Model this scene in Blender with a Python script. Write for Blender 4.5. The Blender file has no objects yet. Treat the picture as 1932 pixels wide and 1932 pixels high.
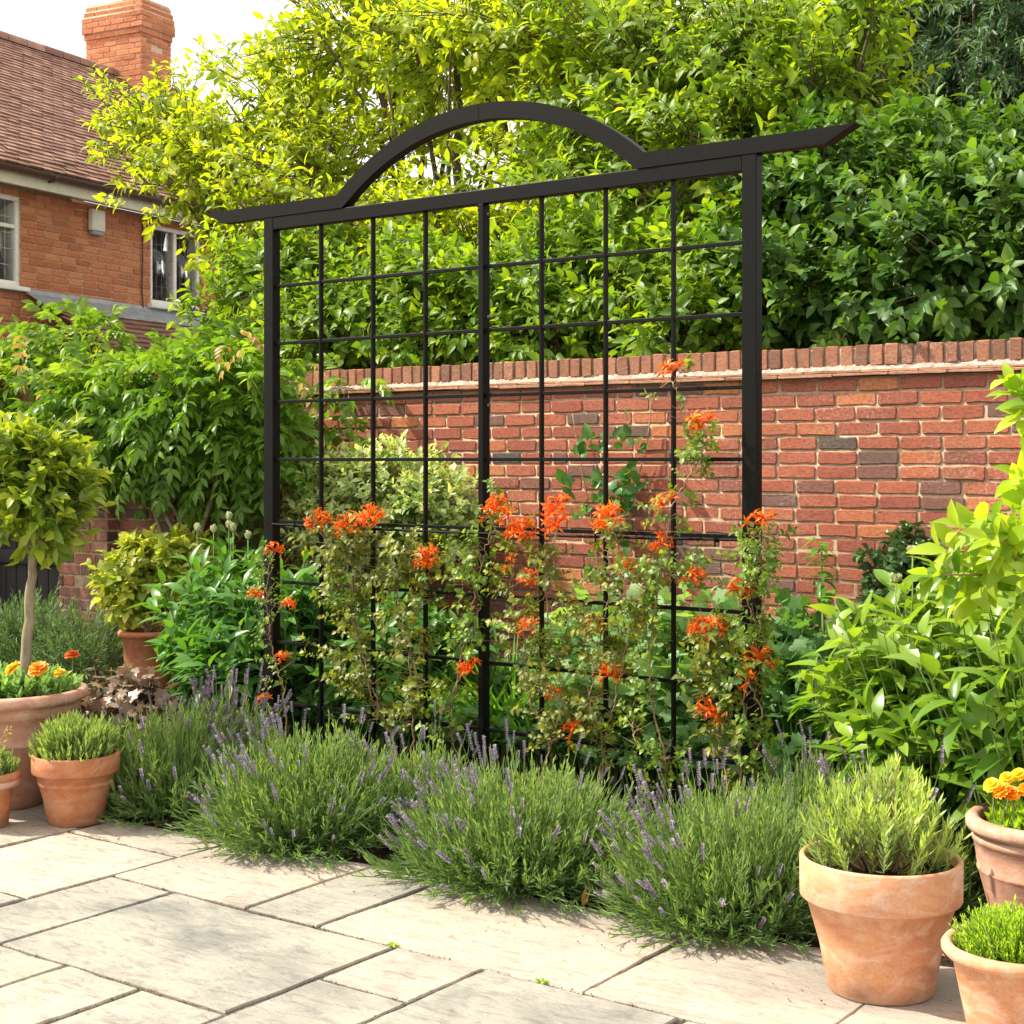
import bpy, bmesh, math, random
import numpy as np
from mathutils import Vector
PI = math.pi
rng = np.random.default_rng(7)
random.seed(7)
S = bpy.context.scene
COL = S.collection

# ------------------------------------------------------------------ camera frame
CAMH = 1.5
F = 2875.0                       # focal length in pixels of a 1932 px wide picture
CX, HY = 966.0, 868.0
d2 = np.array([-.592, .806]); r2 = np.array([.806, .592])
def P(px, py, Z):
    u = (px-CX)/F
    xy = (d2 + r2*u)*Z
    return np.array([xy[0], xy[1], CAMH + (HY-py)/F*Z])
def PY(px, py, Y):
    u = (px-CX)/F
    return P(px, py, Y/(.806+.592*u))

# ------------------------------------------------------------------ tagging
def tag(o, label=None, cat=None, group=None, kind=None):
    if label: o['label'] = label
    if cat: o['category'] = cat
    if group: o['group'] = group
    if kind: o['kind'] = kind
    return o
def empty(name, loc, label, cat, group=None, rz=0):
    o = bpy.data.objects.new(name, None); COL.objects.link(o)
    o.location = [float(v) for v in loc]; o.rotation_euler = (0, 0, rz)
    o.empty_display_size = .1
    return tag(o, label, cat, group)

# ------------------------------------------------------------------ mesh builder
class MB:
    def __init__(s): s.V = []; s.F = []; s.n = 0; s.T = []
    def add(s, V, Fs, tint=.5):
        V = np.asarray(V, float).reshape(-1, 3)
        if len(V) == 0: return
        for f in Fs:
            f = np.asarray(f, int)
            if f.size: s.F.append(f + s.n)
        s.V.append(V)
        t = np.asarray(tint, float)
        s.T.append(np.full(len(V), float(t)) if t.ndim == 0 else t)
        s.n += len(V)
    def build(s, name, mat, parent=None, smooth=True, wloc=None):
        me = bpy.data.meshes.new(name)
        V = np.concatenate(s.V) if s.V else np.zeros((0, 3))
        if wloc is not None: V = V - np.asarray(wloc)
        me.vertices.add(len(V)); me.vertices.foreach_set('co', V.astype(np.float32).ravel())
        li = np.concatenate([f.ravel() for f in s.F]); 
        ls = np.concatenate([np.full(len(f), f.shape[1]) for f in s.F])
        st = np.concatenate([[0], np.cumsum(ls)[:-1]])
        me.loops.add(len(li)); me.loops.foreach_set('vertex_index', li.astype(np.int32))
        me.polygons.add(len(ls)); me.polygons.foreach_set('loop_start', st.astype(np.int32))
        me.update(calc_edges=True)
        a = me.attributes.new('tint', 'FLOAT', 'POINT')
        a.data.foreach_set('value', np.concatenate(s.T).astype(np.float32))
        if not smooth:
            me.polygons.foreach_set('use_smooth', np.zeros(len(ls), bool))
        me.materials.append(mat)
        o = bpy.data.objects.new(name, me); COL.objects.link(o)
        if parent is not None: o.parent = parent
        return o

def unit(v):
    v = np.asarray(v, float)
    return v/np.maximum(np.linalg.norm(v, axis=-1, keepdims=True), 1e-9)
def perp(D):
    a = np.where(np.abs(D[:, 2:3]) < .9, np.array([[0, 0, 1.]]), np.array([[1., 0, 0]]))
    U = unit(np.cross(D, a)); return U, np.cross(D, U)
def rdir(n): return unit(rng.normal(size=(n, 3)))

def tube(mb, pts, rad, sides=6, tint=.5, cap=True):
    pts = np.asarray(pts, float); n = len(pts); rad = np.broadcast_to(np.asarray(rad, float), (n,))
    T = unit(np.gradient(pts, axis=0)); U, V = perp(T)
    for i in range(1, n):
        u = U[i-1] - T[i]*np.dot(U[i-1], T[i]); nu = np.linalg.norm(u)
        if nu > 1e-6: U[i] = u/nu; V[i] = np.cross(T[i], U[i])
    a = np.arange(sides)*2*PI/sides
    ring = pts[:, None] + rad[:, None, None]*(U[:, None]*np.cos(a)[None, :, None] + V[:, None]*np.sin(a)[None, :, None])
    i, j = np.meshgrid(np.arange(n-1), np.arange(sides), indexing='ij'); j2 = (j+1) % sides
    q = np.stack([i*sides+j, i*sides+j2, (i+1)*sides+j2, (i+1)*sides+j], -1).reshape(-1, 4)
    fs = [q]
    if cap: fs += [np.arange(sides)[None, ::-1], (np.arange(sides)+(n-1)*sides)[None]]
    mb.add(ring.reshape(-1, 3), fs, tint)
def twigs(mb, A, B, r0, r1, tint=.5):
    """many straight three-sided twigs at once"""
    n = len(A); D = unit(B-A); U, V = perp(D)
    a = np.arange(3)*2*PI/3
    R = U[:, None]*np.cos(a)[None, :, None] + V[:, None]*np.sin(a)[None, :, None]
    VV = np.concatenate([A[:, None]+R*r0, B[:, None]+R*r1], 1)
    b = np.array([[0, 1, 4, 3], [1, 2, 5, 4], [2, 0, 3, 5]])
    f = (np.arange(n)[:, None, None]*6 + b[None]).reshape(-1, 4)
    mb.add(VV.reshape(-1, 3), [f], tint)
def bez(a, c, b, n):
    t = np.linspace(0, 1, n)[:, None]
    return (1-t)**2*np.asarray(a) + 2*t*(1-t)*np.asarray(c) + t*t*np.asarray(b)
def lathe(mb, prof, c=(0, 0, 0), n=56, tint=.5, wob=0.0):
    prof = np.asarray(prof, float); m = len(prof); a = np.arange(n)*2*PI/n
    w = 1 + wob*np.sin(a*2+1.3)+wob*.6*np.sin(a*3+.4)
    X = prof[:, 0:1]*np.cos(a)*w; Y = prof[:, 0:1]*np.sin(a)*w; Z = np.repeat(prof[:, 1:2], n, 1)
    V = np.stack([X, Y, Z], -1).reshape(-1, 3) + np.asarray(c)
    i, j = np.meshgrid(np.arange(m-1), np.arange(n), indexing='ij'); j2 = (j+1) % n
    q = np.stack([i*n+j, i*n+j2, (i+1)*n+j2, (i+1)*n+j], -1).reshape(-1, 4)
    mb.add(V, [q], tint)
def box(mb, x0, x1, y0, y1, z0, z1, bev=.0, tint=.5):
    if bev <= 0:
        V = [(x, y, z) for x in (x0, x1) for y in (y0, y1) for z in (z0, z1)]
        mb.add(V, [np.array([[0, 1, 3, 2], [4, 6, 7, 5], [0, 4, 5, 1], [2, 3, 7, 6], [0, 2, 6, 4], [1, 5, 7, 3]])], tint); return
    bm = bmesh.new(); bmesh.ops.create_cube(bm, size=1)
    for v in bm.verts:
        v.co = Vector((x0+(v.co.x+.5)*(x1-x0), y0+(v.co.y+.5)*(y1-y0), z0+(v.co.z+.5)*(z1-z0)))
    bmesh.ops.bevel(bm, geom=bm.edges[:], offset=bev, segments=2, affect='EDGES', profile=.5)
    addbm(mb, bm, tint)
def addbm(mb, bm, tint=.5):
    bm.verts.ensure_lookup_table()
    V = [v.co[:] for v in bm.verts]
    g = {}
    for f in bm.faces: g.setdefault(len(f.verts), []).append([v.index for v in f.verts])
    bm.verts.index_update()
    g = {}
    for f in bm.faces: g.setdefault(len(f.verts), []).append([v.index for v in f.verts])
    mb.add(V, [np.array(x) for x in g.values()], tint); bm.free()
def prism(mb, poly, y0, y1, tint=.5):
    """polygon in x,z pushed from y0 to y1"""
    n = len(poly); V = [(p[0], y0, p[1]) for p in poly] + [(p[0], y1, p[1]) for p in poly]
    i = np.arange(n); j = (i+1) % n
    mb.add(V, [i[None], (i[::-1]+n)[None], np.stack([i, i+n, j+n, j], -1)], tint)

# ------------------------------------------------------------------ leaf templates
def tmpl(rows, mid=True):
    V = [(0, 0, 0)]; Fc = []
    for t, w in rows:
        if mid: V += [(t, -w, w), (t, 0, 0), (t, w, w)]
        else: V += [(t, -w, 0), (t, w, 0)]
    V.append((1, 0, 0)); k = 3 if mid else 2; tip = len(V)-1
    for c in range(k-1):
        Fc.append((0, 1+c+1, 1+c))
        for r in range(len(rows)-1):
            a = 1+r*k+c; b = a+k
            Fc += [(a, a+1, b), (a+1, b+1, b)]
        e = 1+(len(rows)-1)*k+c
        Fc.append((e, e+1, tip))
    return np.array(V, float), np.array(Fc)
T_BIG = tmpl([(.06, .12), (.22, .7), (.45, 1), (.7, .74), (.88, .33)])
T_MED = tmpl([(.2, .68), (.5, 1), (.8, .5)])
T_SML = tmpl([(.45, 1)])
T_NAR = tmpl([(.3, 1), (.75, .75)], False)
T_RND = tmpl([(.12, .55), (.35, 1), (.68, 1.02), (.9, .6)])
T_PET = tmpl([(.25, .35), (.6, .9), (.85, 1)])
def lobed(k=5, depth=.35, m=30):
    V = [(.0, 0, 0), (.35, 0, 0)]; a = np.linspace(-PI*.93, PI*.93, m)
    for t in a:
        r = (1-depth*(.5-.5*math.cos(k*(t+PI))))*(1-.18*abs(t)/PI)*.62*(1+.08*math.cos(t*17))
        V.append((.35+r*math.cos(t), r*math.sin(t)*1.05, r*.55))
    Fc = [(1, i, i+1) for i in range(2, m+1)] + [(1, m+1, 0), (1, 0, 2)]
    return np.array(V, float), np.array(Fc)
T_LOB = lobed()
T_LOB7 = lobed(7, .3, 36)
def leaves(mb, Pp, D, N, L, W, T, bend=.25, fold=.35, tint=.5):
    n = len(Pp)
    if n == 0: return
    TV, TF = T; k = len(TV)
    D = unit(D); Sd = unit(np.cross(N, D)); N = np.cross(D, Sd)
    L = np.broadcast_to(np.asarray(L, float), (n,))[:, None, None]; W = np.broadcast_to(np.asarray(W, float), (n,))[:, None, None]
    bd = (bend*(.4+1.2*rng.random(n)))[:, None, None]; fo = (fold*(.3+1.4*rng.random(n)))[:, None, None]
    t = TV[None, :, 0:1]; w = TV[None, :, 1:2]; z = TV[None, :, 2:3]
    V = Pp[:, None] + D[:, None]*t*L*(1-.15*bd*t) + Sd[:, None]*w*W + N[:, None]*(z*W*fo - bd*t*t*L)
    f = (np.arange(n)[:, None, None]*k + TF[None]).reshape(-1, TF.shape[1])
    tt = np.broadcast_to(np.asarray(tint, float), (n,))
    mb.add(V.reshape(-1, 3), [f], np.repeat(tt, k))
def sprigs(mb, B, Dv, n, tl, L, W, T, ang=1.0, droop=.15, up=.35, bend=.25, fold=.35, base=.4, var=.3, tipb=.25, jit=.25, closed=.6, start=0.):
    Sn = len(B)
    if Sn == 0: return
    Dv = unit(Dv); U, V = perp(Dv); tl = np.broadcast_to(np.asarray(tl, float), (Sn,))
    so = rng.random(Sn)*var; ph = rng.random(Sn)*6.28
    A = [[] for _ in range(6)]
    for i in range(n):
        t = start+(1-start)*(i+.6)/n
        pos = B + Dv*(tl*t)[:, None]
        f = ph + i*2.4 + rng.normal(size=Sn)*.3
        rad = U*np.cos(f)[:, None] + V*np.sin(f)[:, None]
        a = (ang*(1-closed*t) + rng.normal(size=Sn)*.15)[:, None]
        D = Dv*np.cos(a) + rad*np.sin(a) + rng.normal(size=(Sn, 3))*jit*.5
        D[:, 2] -= droop
        D = unit(D)
        Nn = Dv - D*np.sum(Dv*D, 1, keepdims=True) + np.array([0, 0, up]) + rng.normal(size=(Sn, 3))*jit
        sz = (.58+.65*rng.random(Sn))*(1-.25*abs(t-.45))
        A[0].append(pos); A[1].append(D); A[2].append(unit(Nn)); A[3].append(L*sz); A[4].append(W*sz)
        A[5].append(np.clip(base-.15+so+tipb*t+rng.normal(size=Sn)*.08, 0, 1))
    A = [np.concatenate(x) for x in A]
    leaves(mb, A[0], A[1], A[2], A[3], A[4], T, bend, fold, A[5])
def blob_pts(blobs, n, shell=.55, up=.35, lump=.18, front=None):
    """blobs: (centre, (rx,ry,rz), weight) -> bases, directions"""
    w = np.array([b[2]*(b[1][0]*b[1][1]*b[1][2])**(2/3) for b in blobs]); w /= w.sum()
    k = rng.choice(len(blobs), n, p=w)
    C = np.array([b[0] for b in blobs])[k]; R = np.array([b[1] for b in blobs])[k]
    D = rdir(n)
    bump = 1 + lump*(np.sin(D[:, 0]*5+k*1.7)*np.sin(D[:, 1]*4+k)+np.sin(D[:, 2]*7+k*2.3+D[:, 0]*3))
    rr = (shell+(1-shell)*rng.random(n)**.7)*bump
    Bp = C + D*R*rr[:, None]
    Dd = unit(D/R*np.mean(R, 1, keepdims=True) + np.array([0, 0, up]) + rng.normal(size=(n, 3))*.3)
    return Bp, Dd, k

# ------------------------------------------------------------------ materials
def newmat(name):
    m = bpy.data.materials.new(name); m.use_nodes = True
    nt = m.node_tree; nt.nodes.clear()
    return m, nt, nt.nodes, nt.links
def nd(nt, typ, **kw):
    n = nt.nodes.new(typ)
    for k, v in kw.items():
        if k in n.inputs: n.inputs[k].default_value = v
        else: setattr(n, k, v)
    return n
def ramp(nt, stops, interp='LINEAR'):
    r = nt.nodes.new('ShaderNodeValToRGB'); cr = r.color_ramp; cr.interpolation = interp
    while len(cr.elements) < len(stops): cr.elements.new(.5)
    for e, (p, c) in zip(cr.elements, stops):
        e.position = p; e.color = (*c, 1) if len(c) == 3 else c
    return r
def mixc(nt, fac, a, b, blend='MIX'):
    m = nt.nodes.new('ShaderNodeMix'); m.data_type = 'RGBA'; m.blend_type = blend
    for sock, v in ((m.inputs['Factor'], fac), (m.inputs[6], a), (m.inputs[7], b)):
        if isinstance(v, (int, float)): sock.default_value = v
        elif isinstance(v, tuple): sock.default_value = (*v, 1)
        else: nt.links.new(v, sock)
    return m.outputs[2]
def attr(nt): 
    a = nt.nodes.new('ShaderNodeAttribute'); a.attribute_name = 'tint'; return a.outputs['Fac']
def coords(nt, scale=(1, 1, 1)):
    g = nt.nodes.new('ShaderNodeNewGeometry'); mp = nt.nodes.new('ShaderNodeMapping')
    mp.inputs['Scale'].default_value = scale; nt.links.new(g.outputs['Position'], mp.inputs['Vector']); return mp.outputs[0]
def noise(nt, vec, scale, detail=4, rough=.55, dist=0.):
    n = nd(nt, 'ShaderNodeTexNoise', Scale=scale, Detail=detail, Roughness=rough, Distortion=dist)
    nt.links.new(vec, n.inputs['Vector']); return n.outputs['Fac']
def finish(nt, col, rough=.6, bump=None, bstr=.3, bdist=.01, spec=.5, metal=0.):
    b = nd(nt, 'ShaderNodeBsdfPrincipled'); o = nt.nodes.new('ShaderNodeOutputMaterial')
    if isinstance(col, tuple): b.inputs['Base Color'].default_value = (*col, 1)
    else: nt.links.new(col, b.inputs['Base Color'])
    if isinstance(rough, (int, float)): b.inputs['Roughness'].default_value = rough
    else: nt.links.new(rough, b.inputs['Roughness'])
    b.inputs['Specular IOR Level'].default_value = spec; b.inputs['Metallic'].default_value = metal
    if bump is not None:
        bp = nd(nt, 'ShaderNodeBump', Strength=bstr, Distance=bdist); nt.links.new(bump, bp.inputs['Height'])
        nt.links.new(bp.outputs[0], b.inputs['Normal'])
    nt.links.new(b.outputs[0], o.inputs[0]); return b
def leafmat(name, c0, c1, c2, trans=.4, rough=.42, spec=.4, tcol=None):
    m, nt, N, Lk = newmat(name)
    r = ramp(nt, [(0, c0), (.5, c1), (.95, c2)]); Lk.new(attr(nt), r.inputs[0])
    v = coords(nt)
    n1 = noise(nt, v, 2.3, 2)
    col = mixc(nt, .5, r.outputs[0], mixc(nt, 1., r.outputs[0], ramp_out(nt, n1, [(.3, (.62, .7, .7)), (.7, (1.35, 1.25, 1.1))]), 'MULTIPLY'))
    b = nd(nt, 'ShaderNodeBsdfPrincipled'); Lk.new(col, b.inputs['Base Color'])
    b.inputs['Roughness'].default_value = rough; b.inputs['Specular IOR Level'].default_value = spec
    tr = nt.nodes.new('ShaderNodeBsdfTranslucent')
    tc = mixc(nt, 1., col, tcol or (1.9, 1.75, .55), 'MULTIPLY'); Lk.new(tc, tr.inputs[0])
    mx = nt.nodes.new('ShaderNodeMixShader'); mx.inputs[0].default_value = trans
    Lk.new(b.outputs[0], mx.inputs[1]); Lk.new(tr.outputs[0], mx.inputs[2])
    o = nt.nodes.new('ShaderNodeOutputMaterial'); Lk.new(mx.outputs[0], o.inputs[0])
    return m
def mapr(nt, src, a, b):
    m_ = nt.nodes.new('ShaderNodeMapRange'); nt.links.new(src, m_.inputs[0]); m_.inputs[1].default_value = a; m_.inputs[2].default_value = b
    return m_.outputs[0]
def ramp_out(nt, src, stops):
    r = ramp(nt, stops); nt.links.new(src, r.inputs[0]); return r.outputs[0]

M = {}
M['tree'] = leafmat('flare_tree_leaf', (.12, .20, .015), (.25, .35, .02), (.44, .50, .03), .56, .48)  # yellow of the sun flare put into the leaf colour
M['treeg'] = leafmat('green_tree_leaf', (.075, .155, .015), (.155, .27, .02), (.33, .43, .03), .5, .46)
M['hedge'] = leafmat('hedge_leaf', (.055, .13, .014), (.12, .235, .02), (.27, .38, .03), .46, .46)
M['hedge2'] = leafmat('dark_hedge_leaf', (.03, .085, .014), (.055, .14, .02), (.14, .26, .035), .34, .46)
M['conifer'] = leafmat('conifer_spray', (.035, .085, .04), (.07, .15, .065), (.16, .25, .10), .2, .55)
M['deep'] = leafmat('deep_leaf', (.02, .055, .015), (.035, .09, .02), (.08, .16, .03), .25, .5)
M['wist'] = leafmat('wisteria_leaf', (.07, .16, .02), (.13, .26, .03), (.30, .42, .06), .42)
M['wistdry'] = leafmat('dry_leaf', (.35, .22, .06), (.5, .36, .12), (.6, .5, .2), .4, tcol=(1.2, 1., .7))
M['bay'] = leafmat('bay_leaf', (.06, .14, .015), (.13, .23, .022), (.34, .42, .05), .38, .3)
M['gold'] = leafmat('golden_shrub_leaf', (.11, .18, .02), (.25, .33, .04), (.52, .54, .11), .4, .38)
M['peony'] = leafmat('peony_leaf', (.035, .12, .025), (.06, .18, .035), (.13, .29, .05), .32, .35)
M['peonyr'] = leafmat('lance_leaf', (.035, .115, .018), (.075, .19, .022), (.24, .37, .045), .38, .3)
M['laurel'] = leafmat('laurel_leaf', (.06, .16, .018), (.16, .31, .025), (.42, .54, .05), .46, .3)
M['euon'] = leafmat('euonymus_leaf', (.06, .16, .03), (.17, .28, .08), (.55, .62, .33), .35, .38)
M['mallow'] = leafmat('mallow_leaf', (.07, .20, .045), (.13, .29, .09), (.28, .43, .2), .38, .5)
M['mallowd'] = leafmat('mallow_leaf_deep', (.04, .13, .03), (.07, .19, .045), (.15, .3, .1), .36, .5)
M['strap'] = leafmat('strap_leaf', (.05, .15, .02), (.09, .24, .03), (.2, .38, .07), .4, .4)
M['ivy'] = leafmat('ivy_leaf', (.02, .06, .02), (.04, .10, .03), (.12, .2, .08), .2, .35)
M['vine'] = leafmat('climber_leaf', (.07, .10, .02), (.14, .185, .035), (.32, .34, .05), .42, .42, tcol=(1.7, 1.5, .6))
M['vineg'] = leafmat('climber_leaf_green', (.06, .13, .02), (.12, .22, .03), (.26, .36, .05), .42, .42)
M['lav'] = leafmat('lavender_leaf', (.055, .115, .04), (.125, .225, .08), (.33, .45, .14), .35, .55)
M['lavdark'] = leafmat('dark_lavender_leaf', (.05, .11, .05), (.09, .17, .07), (.16, .26, .1), .3, .55)  # darker, bluer leaf colour of the lavender by the pier
M['rosemary'] = leafmat('pot_shrub_leaf', (.09, .15, .06), (.22, .32, .13), (.42, .56, .14), .35, .5)
M['thyme'] = leafmat('thyme_leaf', (.10, .22, .02), (.24, .42, .03), (.42, .6, .06), .4, .45)
M['heuch'] = leafmat('heuchera_leaf', (.10, .065, .05), (.20, .13, .09), (.34, .27, .19), .2, .4, tcol=(1.2, .9, .8))
M['floret'] = leafmat('lavender_floret', (.17, .15, .21), (.30, .26, .36), (.46, .42, .50), .3, .7, tcol=(1.1, 1, 1.1))
M['bloom'] = leafmat('orange_petal', (.60, .055, .004), (.92, .17, .008), (.95, .30, .03), .38, .45, tcol=(1.05, 1.1, 1))
M['maro'] = leafmat('marigold_orange', (.85, .22, .005), (.92, .34, .008), (.95, .5, .02), .3, .5, tcol=(1, 1, 1))
M['mary'] = leafmat('marigold_yellow', (.9, .5, .01), (.92, .62, .015), (.95, .72, .05), .3, .5, tcol=(1, 1, 1))
M['marr'] = leafmat('marigold_red', (.75, .12, .02), (.85, .18, .03), (.9, .28, .05), .3, .5, tcol=(1, 1, 1))
M['cream'] = leafmat('seed_head', (.45, .5, .25), (.6, .62, .4), (.7, .7, .5), .3, .6, tcol=(1, 1, .9))

def bark(name, a, b):
    m, nt, N, Lk = newmat(name)
    n = noise(nt, coords(nt, (14, 14, 4)), 2.5, 5)
    finish(nt, ramp_out(nt, n, [(.3, a), (.7, b)]), .85, n, .5, .008); return m
M['bark'] = bark('tree_bark', (.05, .035, .02), (.14, .10, .06))
M['barkl'] = bark('pale_bark', (.16, .13, .08), (.34, .29, .2))
M['stem'] = bark('woody_stem', (.18, .12, .06), (.40, .28, .16))
M['gstem'] = bark('green_stem', (.10, .17, .04), (.2, .3, .08))

def brickmat(name, stops, lime=.5, dirt=.5):
    m, nt, N, Lk = newmat(name)
    v = coords(nt)
    base = ramp_out(nt, attr(nt), stops)
    n1 = noise(nt, coords(nt, (1, 1, 2.2)), 38, 5, .65)
    n2 = noise(nt, v, 160, 3, .6)
    c = mixc(nt, 1., base, ramp_out(nt, n1, [(.28, (.55, .5, .52)), (.5, (1, 1, 1)), (.75, (1.3, 1.22, 1.12))]), 'MULTIPLY')
    c = mixc(nt, 1., c, ramp_out(nt, n2, [(.25, (.72, .7, .7)), (.5, (1, 1, 1))]), 'MULTIPLY')
    nl = noise(nt, v, 1.1, 3, .6); nl2 = noise(nt, v, 62, 4, .7)
    mm = nd(nt, 'ShaderNodeMath', operation='MULTIPLY')
    Lk.new(ramp_out(nt, nl, [(.5, (0, 0, 0)), (.68, (1, 1, 1))]), mm.inputs[0])
    Lk.new(ramp_out(nt, nl2, [(.52, (0, 0, 0)), (.62, (1, 1, 1))]), mm.inputs[1])
    m2 = nd(nt, 'ShaderNodeMath', operation='MULTIPLY'); Lk.new(mm.outputs[0], m2.inputs[0]); m2.inputs[1].default_value = lime
    c = mixc(nt, m2.outputs[0], c, (.55, .47, .40))
    nd1 = noise(nt, coords(nt, (1, 1, .6)), 2.2, 4, .65)
    m3 = nd(nt, 'ShaderNodeMath', operation='MULTIPLY'); Lk.new(ramp_out(nt, nd1, [(.5, (0, 0, 0)), (.75, (1, 1, 1))]), m3.inputs[0]); m3.inputs[1].default_value = dirt
    c = mixc(nt, m3.outputs[0], c, (.12, .085, .055))
    finish(nt, c, .85, noise(nt, v, 90, 6, .7), .55, .006, .25); return m
RED = [(0, (.08, .075, .07)), (.07, (.15, .10, .085)), (.2, (.22, .10, .08)), (.4, (.30, .095, .065)), (.65, (.375, .12, .075)), (.88, (.43, .145, .08)), (1, (.50, .19, .085))]
M['brick'] = brickmat('old_red_brick', RED, .75, .35)
M['copebrick'] = brickmat('coping_brick', [(0, (.12, .08, .06)), (.3, (.26, .12, .08)), (.7, (.36, .16, .10)), (1, (.42, .2, .12))], .6, .8)
M['lbrick'] = brickmat('darker_old_brick', [(0, (.10, .075, .07)), (.4, (.22, .11, .085)), (.7, (.33, .13, .085)), (1, (.42, .16, .09))], .35, .5)
M['hbrick'] = brickmat('house_brick', [(0, (.42, .15, .075)), (.5, (.54, .20, .095)), (1, (.62, .26, .13))], .0, .0)
def mortarmat(name, a, b):
    m, nt, N, Lk = newmat(name); v = coords(nt)
    n = noise(nt, v, 30, 6, .7)
    finish(nt, ramp_out(nt, n, [(.3, a), (.7, b)]), .95, noise(nt, v, 180, 5, .7), .8, .006, .15); return m
M['mortar'] = mortarmat('lime_mortar', (.28, .20, .125), (.52, .41, .29))
M['hmortar'] = mortarmat('pale_mortar', (.46, .32, .22), (.6, .46, .34))
M['fillet'] = mortarmat('weathered_fillet', (.2, .15, .12), (.62, .52, .44))
M['joint'] = mortarmat('paving_joint', (.05, .042, .032), (.2, .165, .12))
M['creasing'] = brickmat('creasing_tile', [(0, (.36, .19, .13)), (1, (.48, .27, .18))], .6, .3)

# flagstones
m, nt, N, Lk = newmat('riven_sandstone'); M['stone'] = m
v = coords(nt); vs = coords(nt, (1, 3.2, 1))
base = ramp_out(nt, attr(nt), [(0, (.30, .295, .27)), (.3, (.37, .35, .31)), (.55, (.45, .38, .33)), (.8, (.44, .385, .33)), (1, (.48, .445, .385))])
n1 = noise(nt, v, 1.7, 5, .6, .6); n2 = noise(nt, vs, 7, 6, .65, 1.2); n3 = noise(nt, v, 120, 3, .6)
c = mixc(nt, 1., base, ramp_out(nt, n1, [(.32, (.55, .58, .60)), (.48, (.92, .92, .92)), (.68, (1.2, 1.1, 1.0))]), 'MULTIPLY')
c = mixc(nt, 1., c, ramp_out(nt, n2, [(.32, (.66, .64, .63)), (.48, (.98, .98, .98)), (.66, (1.12, 1.08, 1.03))]), 'MULTIPLY')
c = mixc(nt, 1., c, ramp_out(nt, n3, [(.28, (.78, .77, .75)), (.48, (1, 1, 1))]), 'MULTIPLY')
# fine riven ledges: contour lines of a warped noise
w = noise(nt, coords(nt, (1, 2.4, 1)), 2.6, 7, .62, 1.6)
mod = nd(nt, 'ShaderNodeMath', operation='PINGPONG'); Lk.new(w, mod.inputs[0]); mod.inputs[1].default_value = .045
vein = ramp_out(nt, mod.outputs[0], [(0, (1, 1, 1)), (.0035, (0, 0, 0))])
msk = ramp_out(nt, noise(nt, v, 5.5, 3, .6), [(.52, (0, 0, 0)), (.66, (1, 1, 1))])
mv = nd(nt, 'ShaderNodeMath', operation='MULTIPLY'); Lk.new(vein, mv.inputs[0]); Lk.new(msk, mv.inputs[1])
mv2 = nd(nt, 'ShaderNodeMath', operation='MULTIPLY'); Lk.new(mv.outputs[0], mv2.inputs[0]); mv2.inputs[1].default_value = .7
c = mixc(nt, mv2.outputs[0], c, (.2, .17, .14))
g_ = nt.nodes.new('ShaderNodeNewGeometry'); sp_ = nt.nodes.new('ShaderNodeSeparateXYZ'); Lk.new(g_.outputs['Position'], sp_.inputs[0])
bed_n = nd(nt, 'ShaderNodeMath', operation='MULTIPLY_ADD'); Lk.new(noise(nt, v, 3.2, 5, .65, .5), bed_n.inputs[0]); bed_n.inputs[1].default_value = 1.1; Lk.new(sp_.outputs['Y'], bed_n.inputs[2])
bed_shade = ramp_out(nt, mapr(nt, bed_n.outputs[0], 4.2, 5.0), [(0, (0, 0, 0)), (1, (.62, .62, .62))])  # shade beside the bed painted into the stone as a noisy grey band
c = mixc(nt, bed_shade, c, (.20, .205, .19))
speck = ramp_out(nt, noise(nt, coords(nt, (1, 1.8, 1)), 24, 5, .7), [(.57, (0, 0, 0)), (.68, (.55, .55, .55))])
c = mixc(nt, speck, c, (.17, .145, .12))
st = nd(nt, 'ShaderNodeMath', operation='SNAP'); Lk.new(w, st.inputs[0]); st.inputs[1].default_value = .045
ad = nd(nt, 'ShaderNodeMath', operation='MULTIPLY_ADD'); Lk.new(n2, ad.inputs[0]); ad.inputs[1].default_value = .35; Lk.new(st.outputs[0], ad.inputs[2])
finish(nt, c, .75, ad.outputs[0], .6, .04, .25)

m, nt, N, Lk = newmat('garden_soil'); M['soil'] = m
v = coords(nt); n = noise(nt, v, 45, 8, .75)
finish(nt, ramp_out(nt, n, [(.35, (.018, .012, .008)), (.55, (.06, .04, .027)), (.72, (.16, .11, .075))]), .95, noise(nt, v, 60, 8, .75), 1., .03, .2)
m, nt, N, Lk = newmat('bark_chip'); M['chip'] = m
finish(nt, ramp_out(nt, attr(nt), [(0, (.03, .018, .012)), (.6, (.10, .06, .04)), (1, (.3, .22, .15))]), .9)

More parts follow.
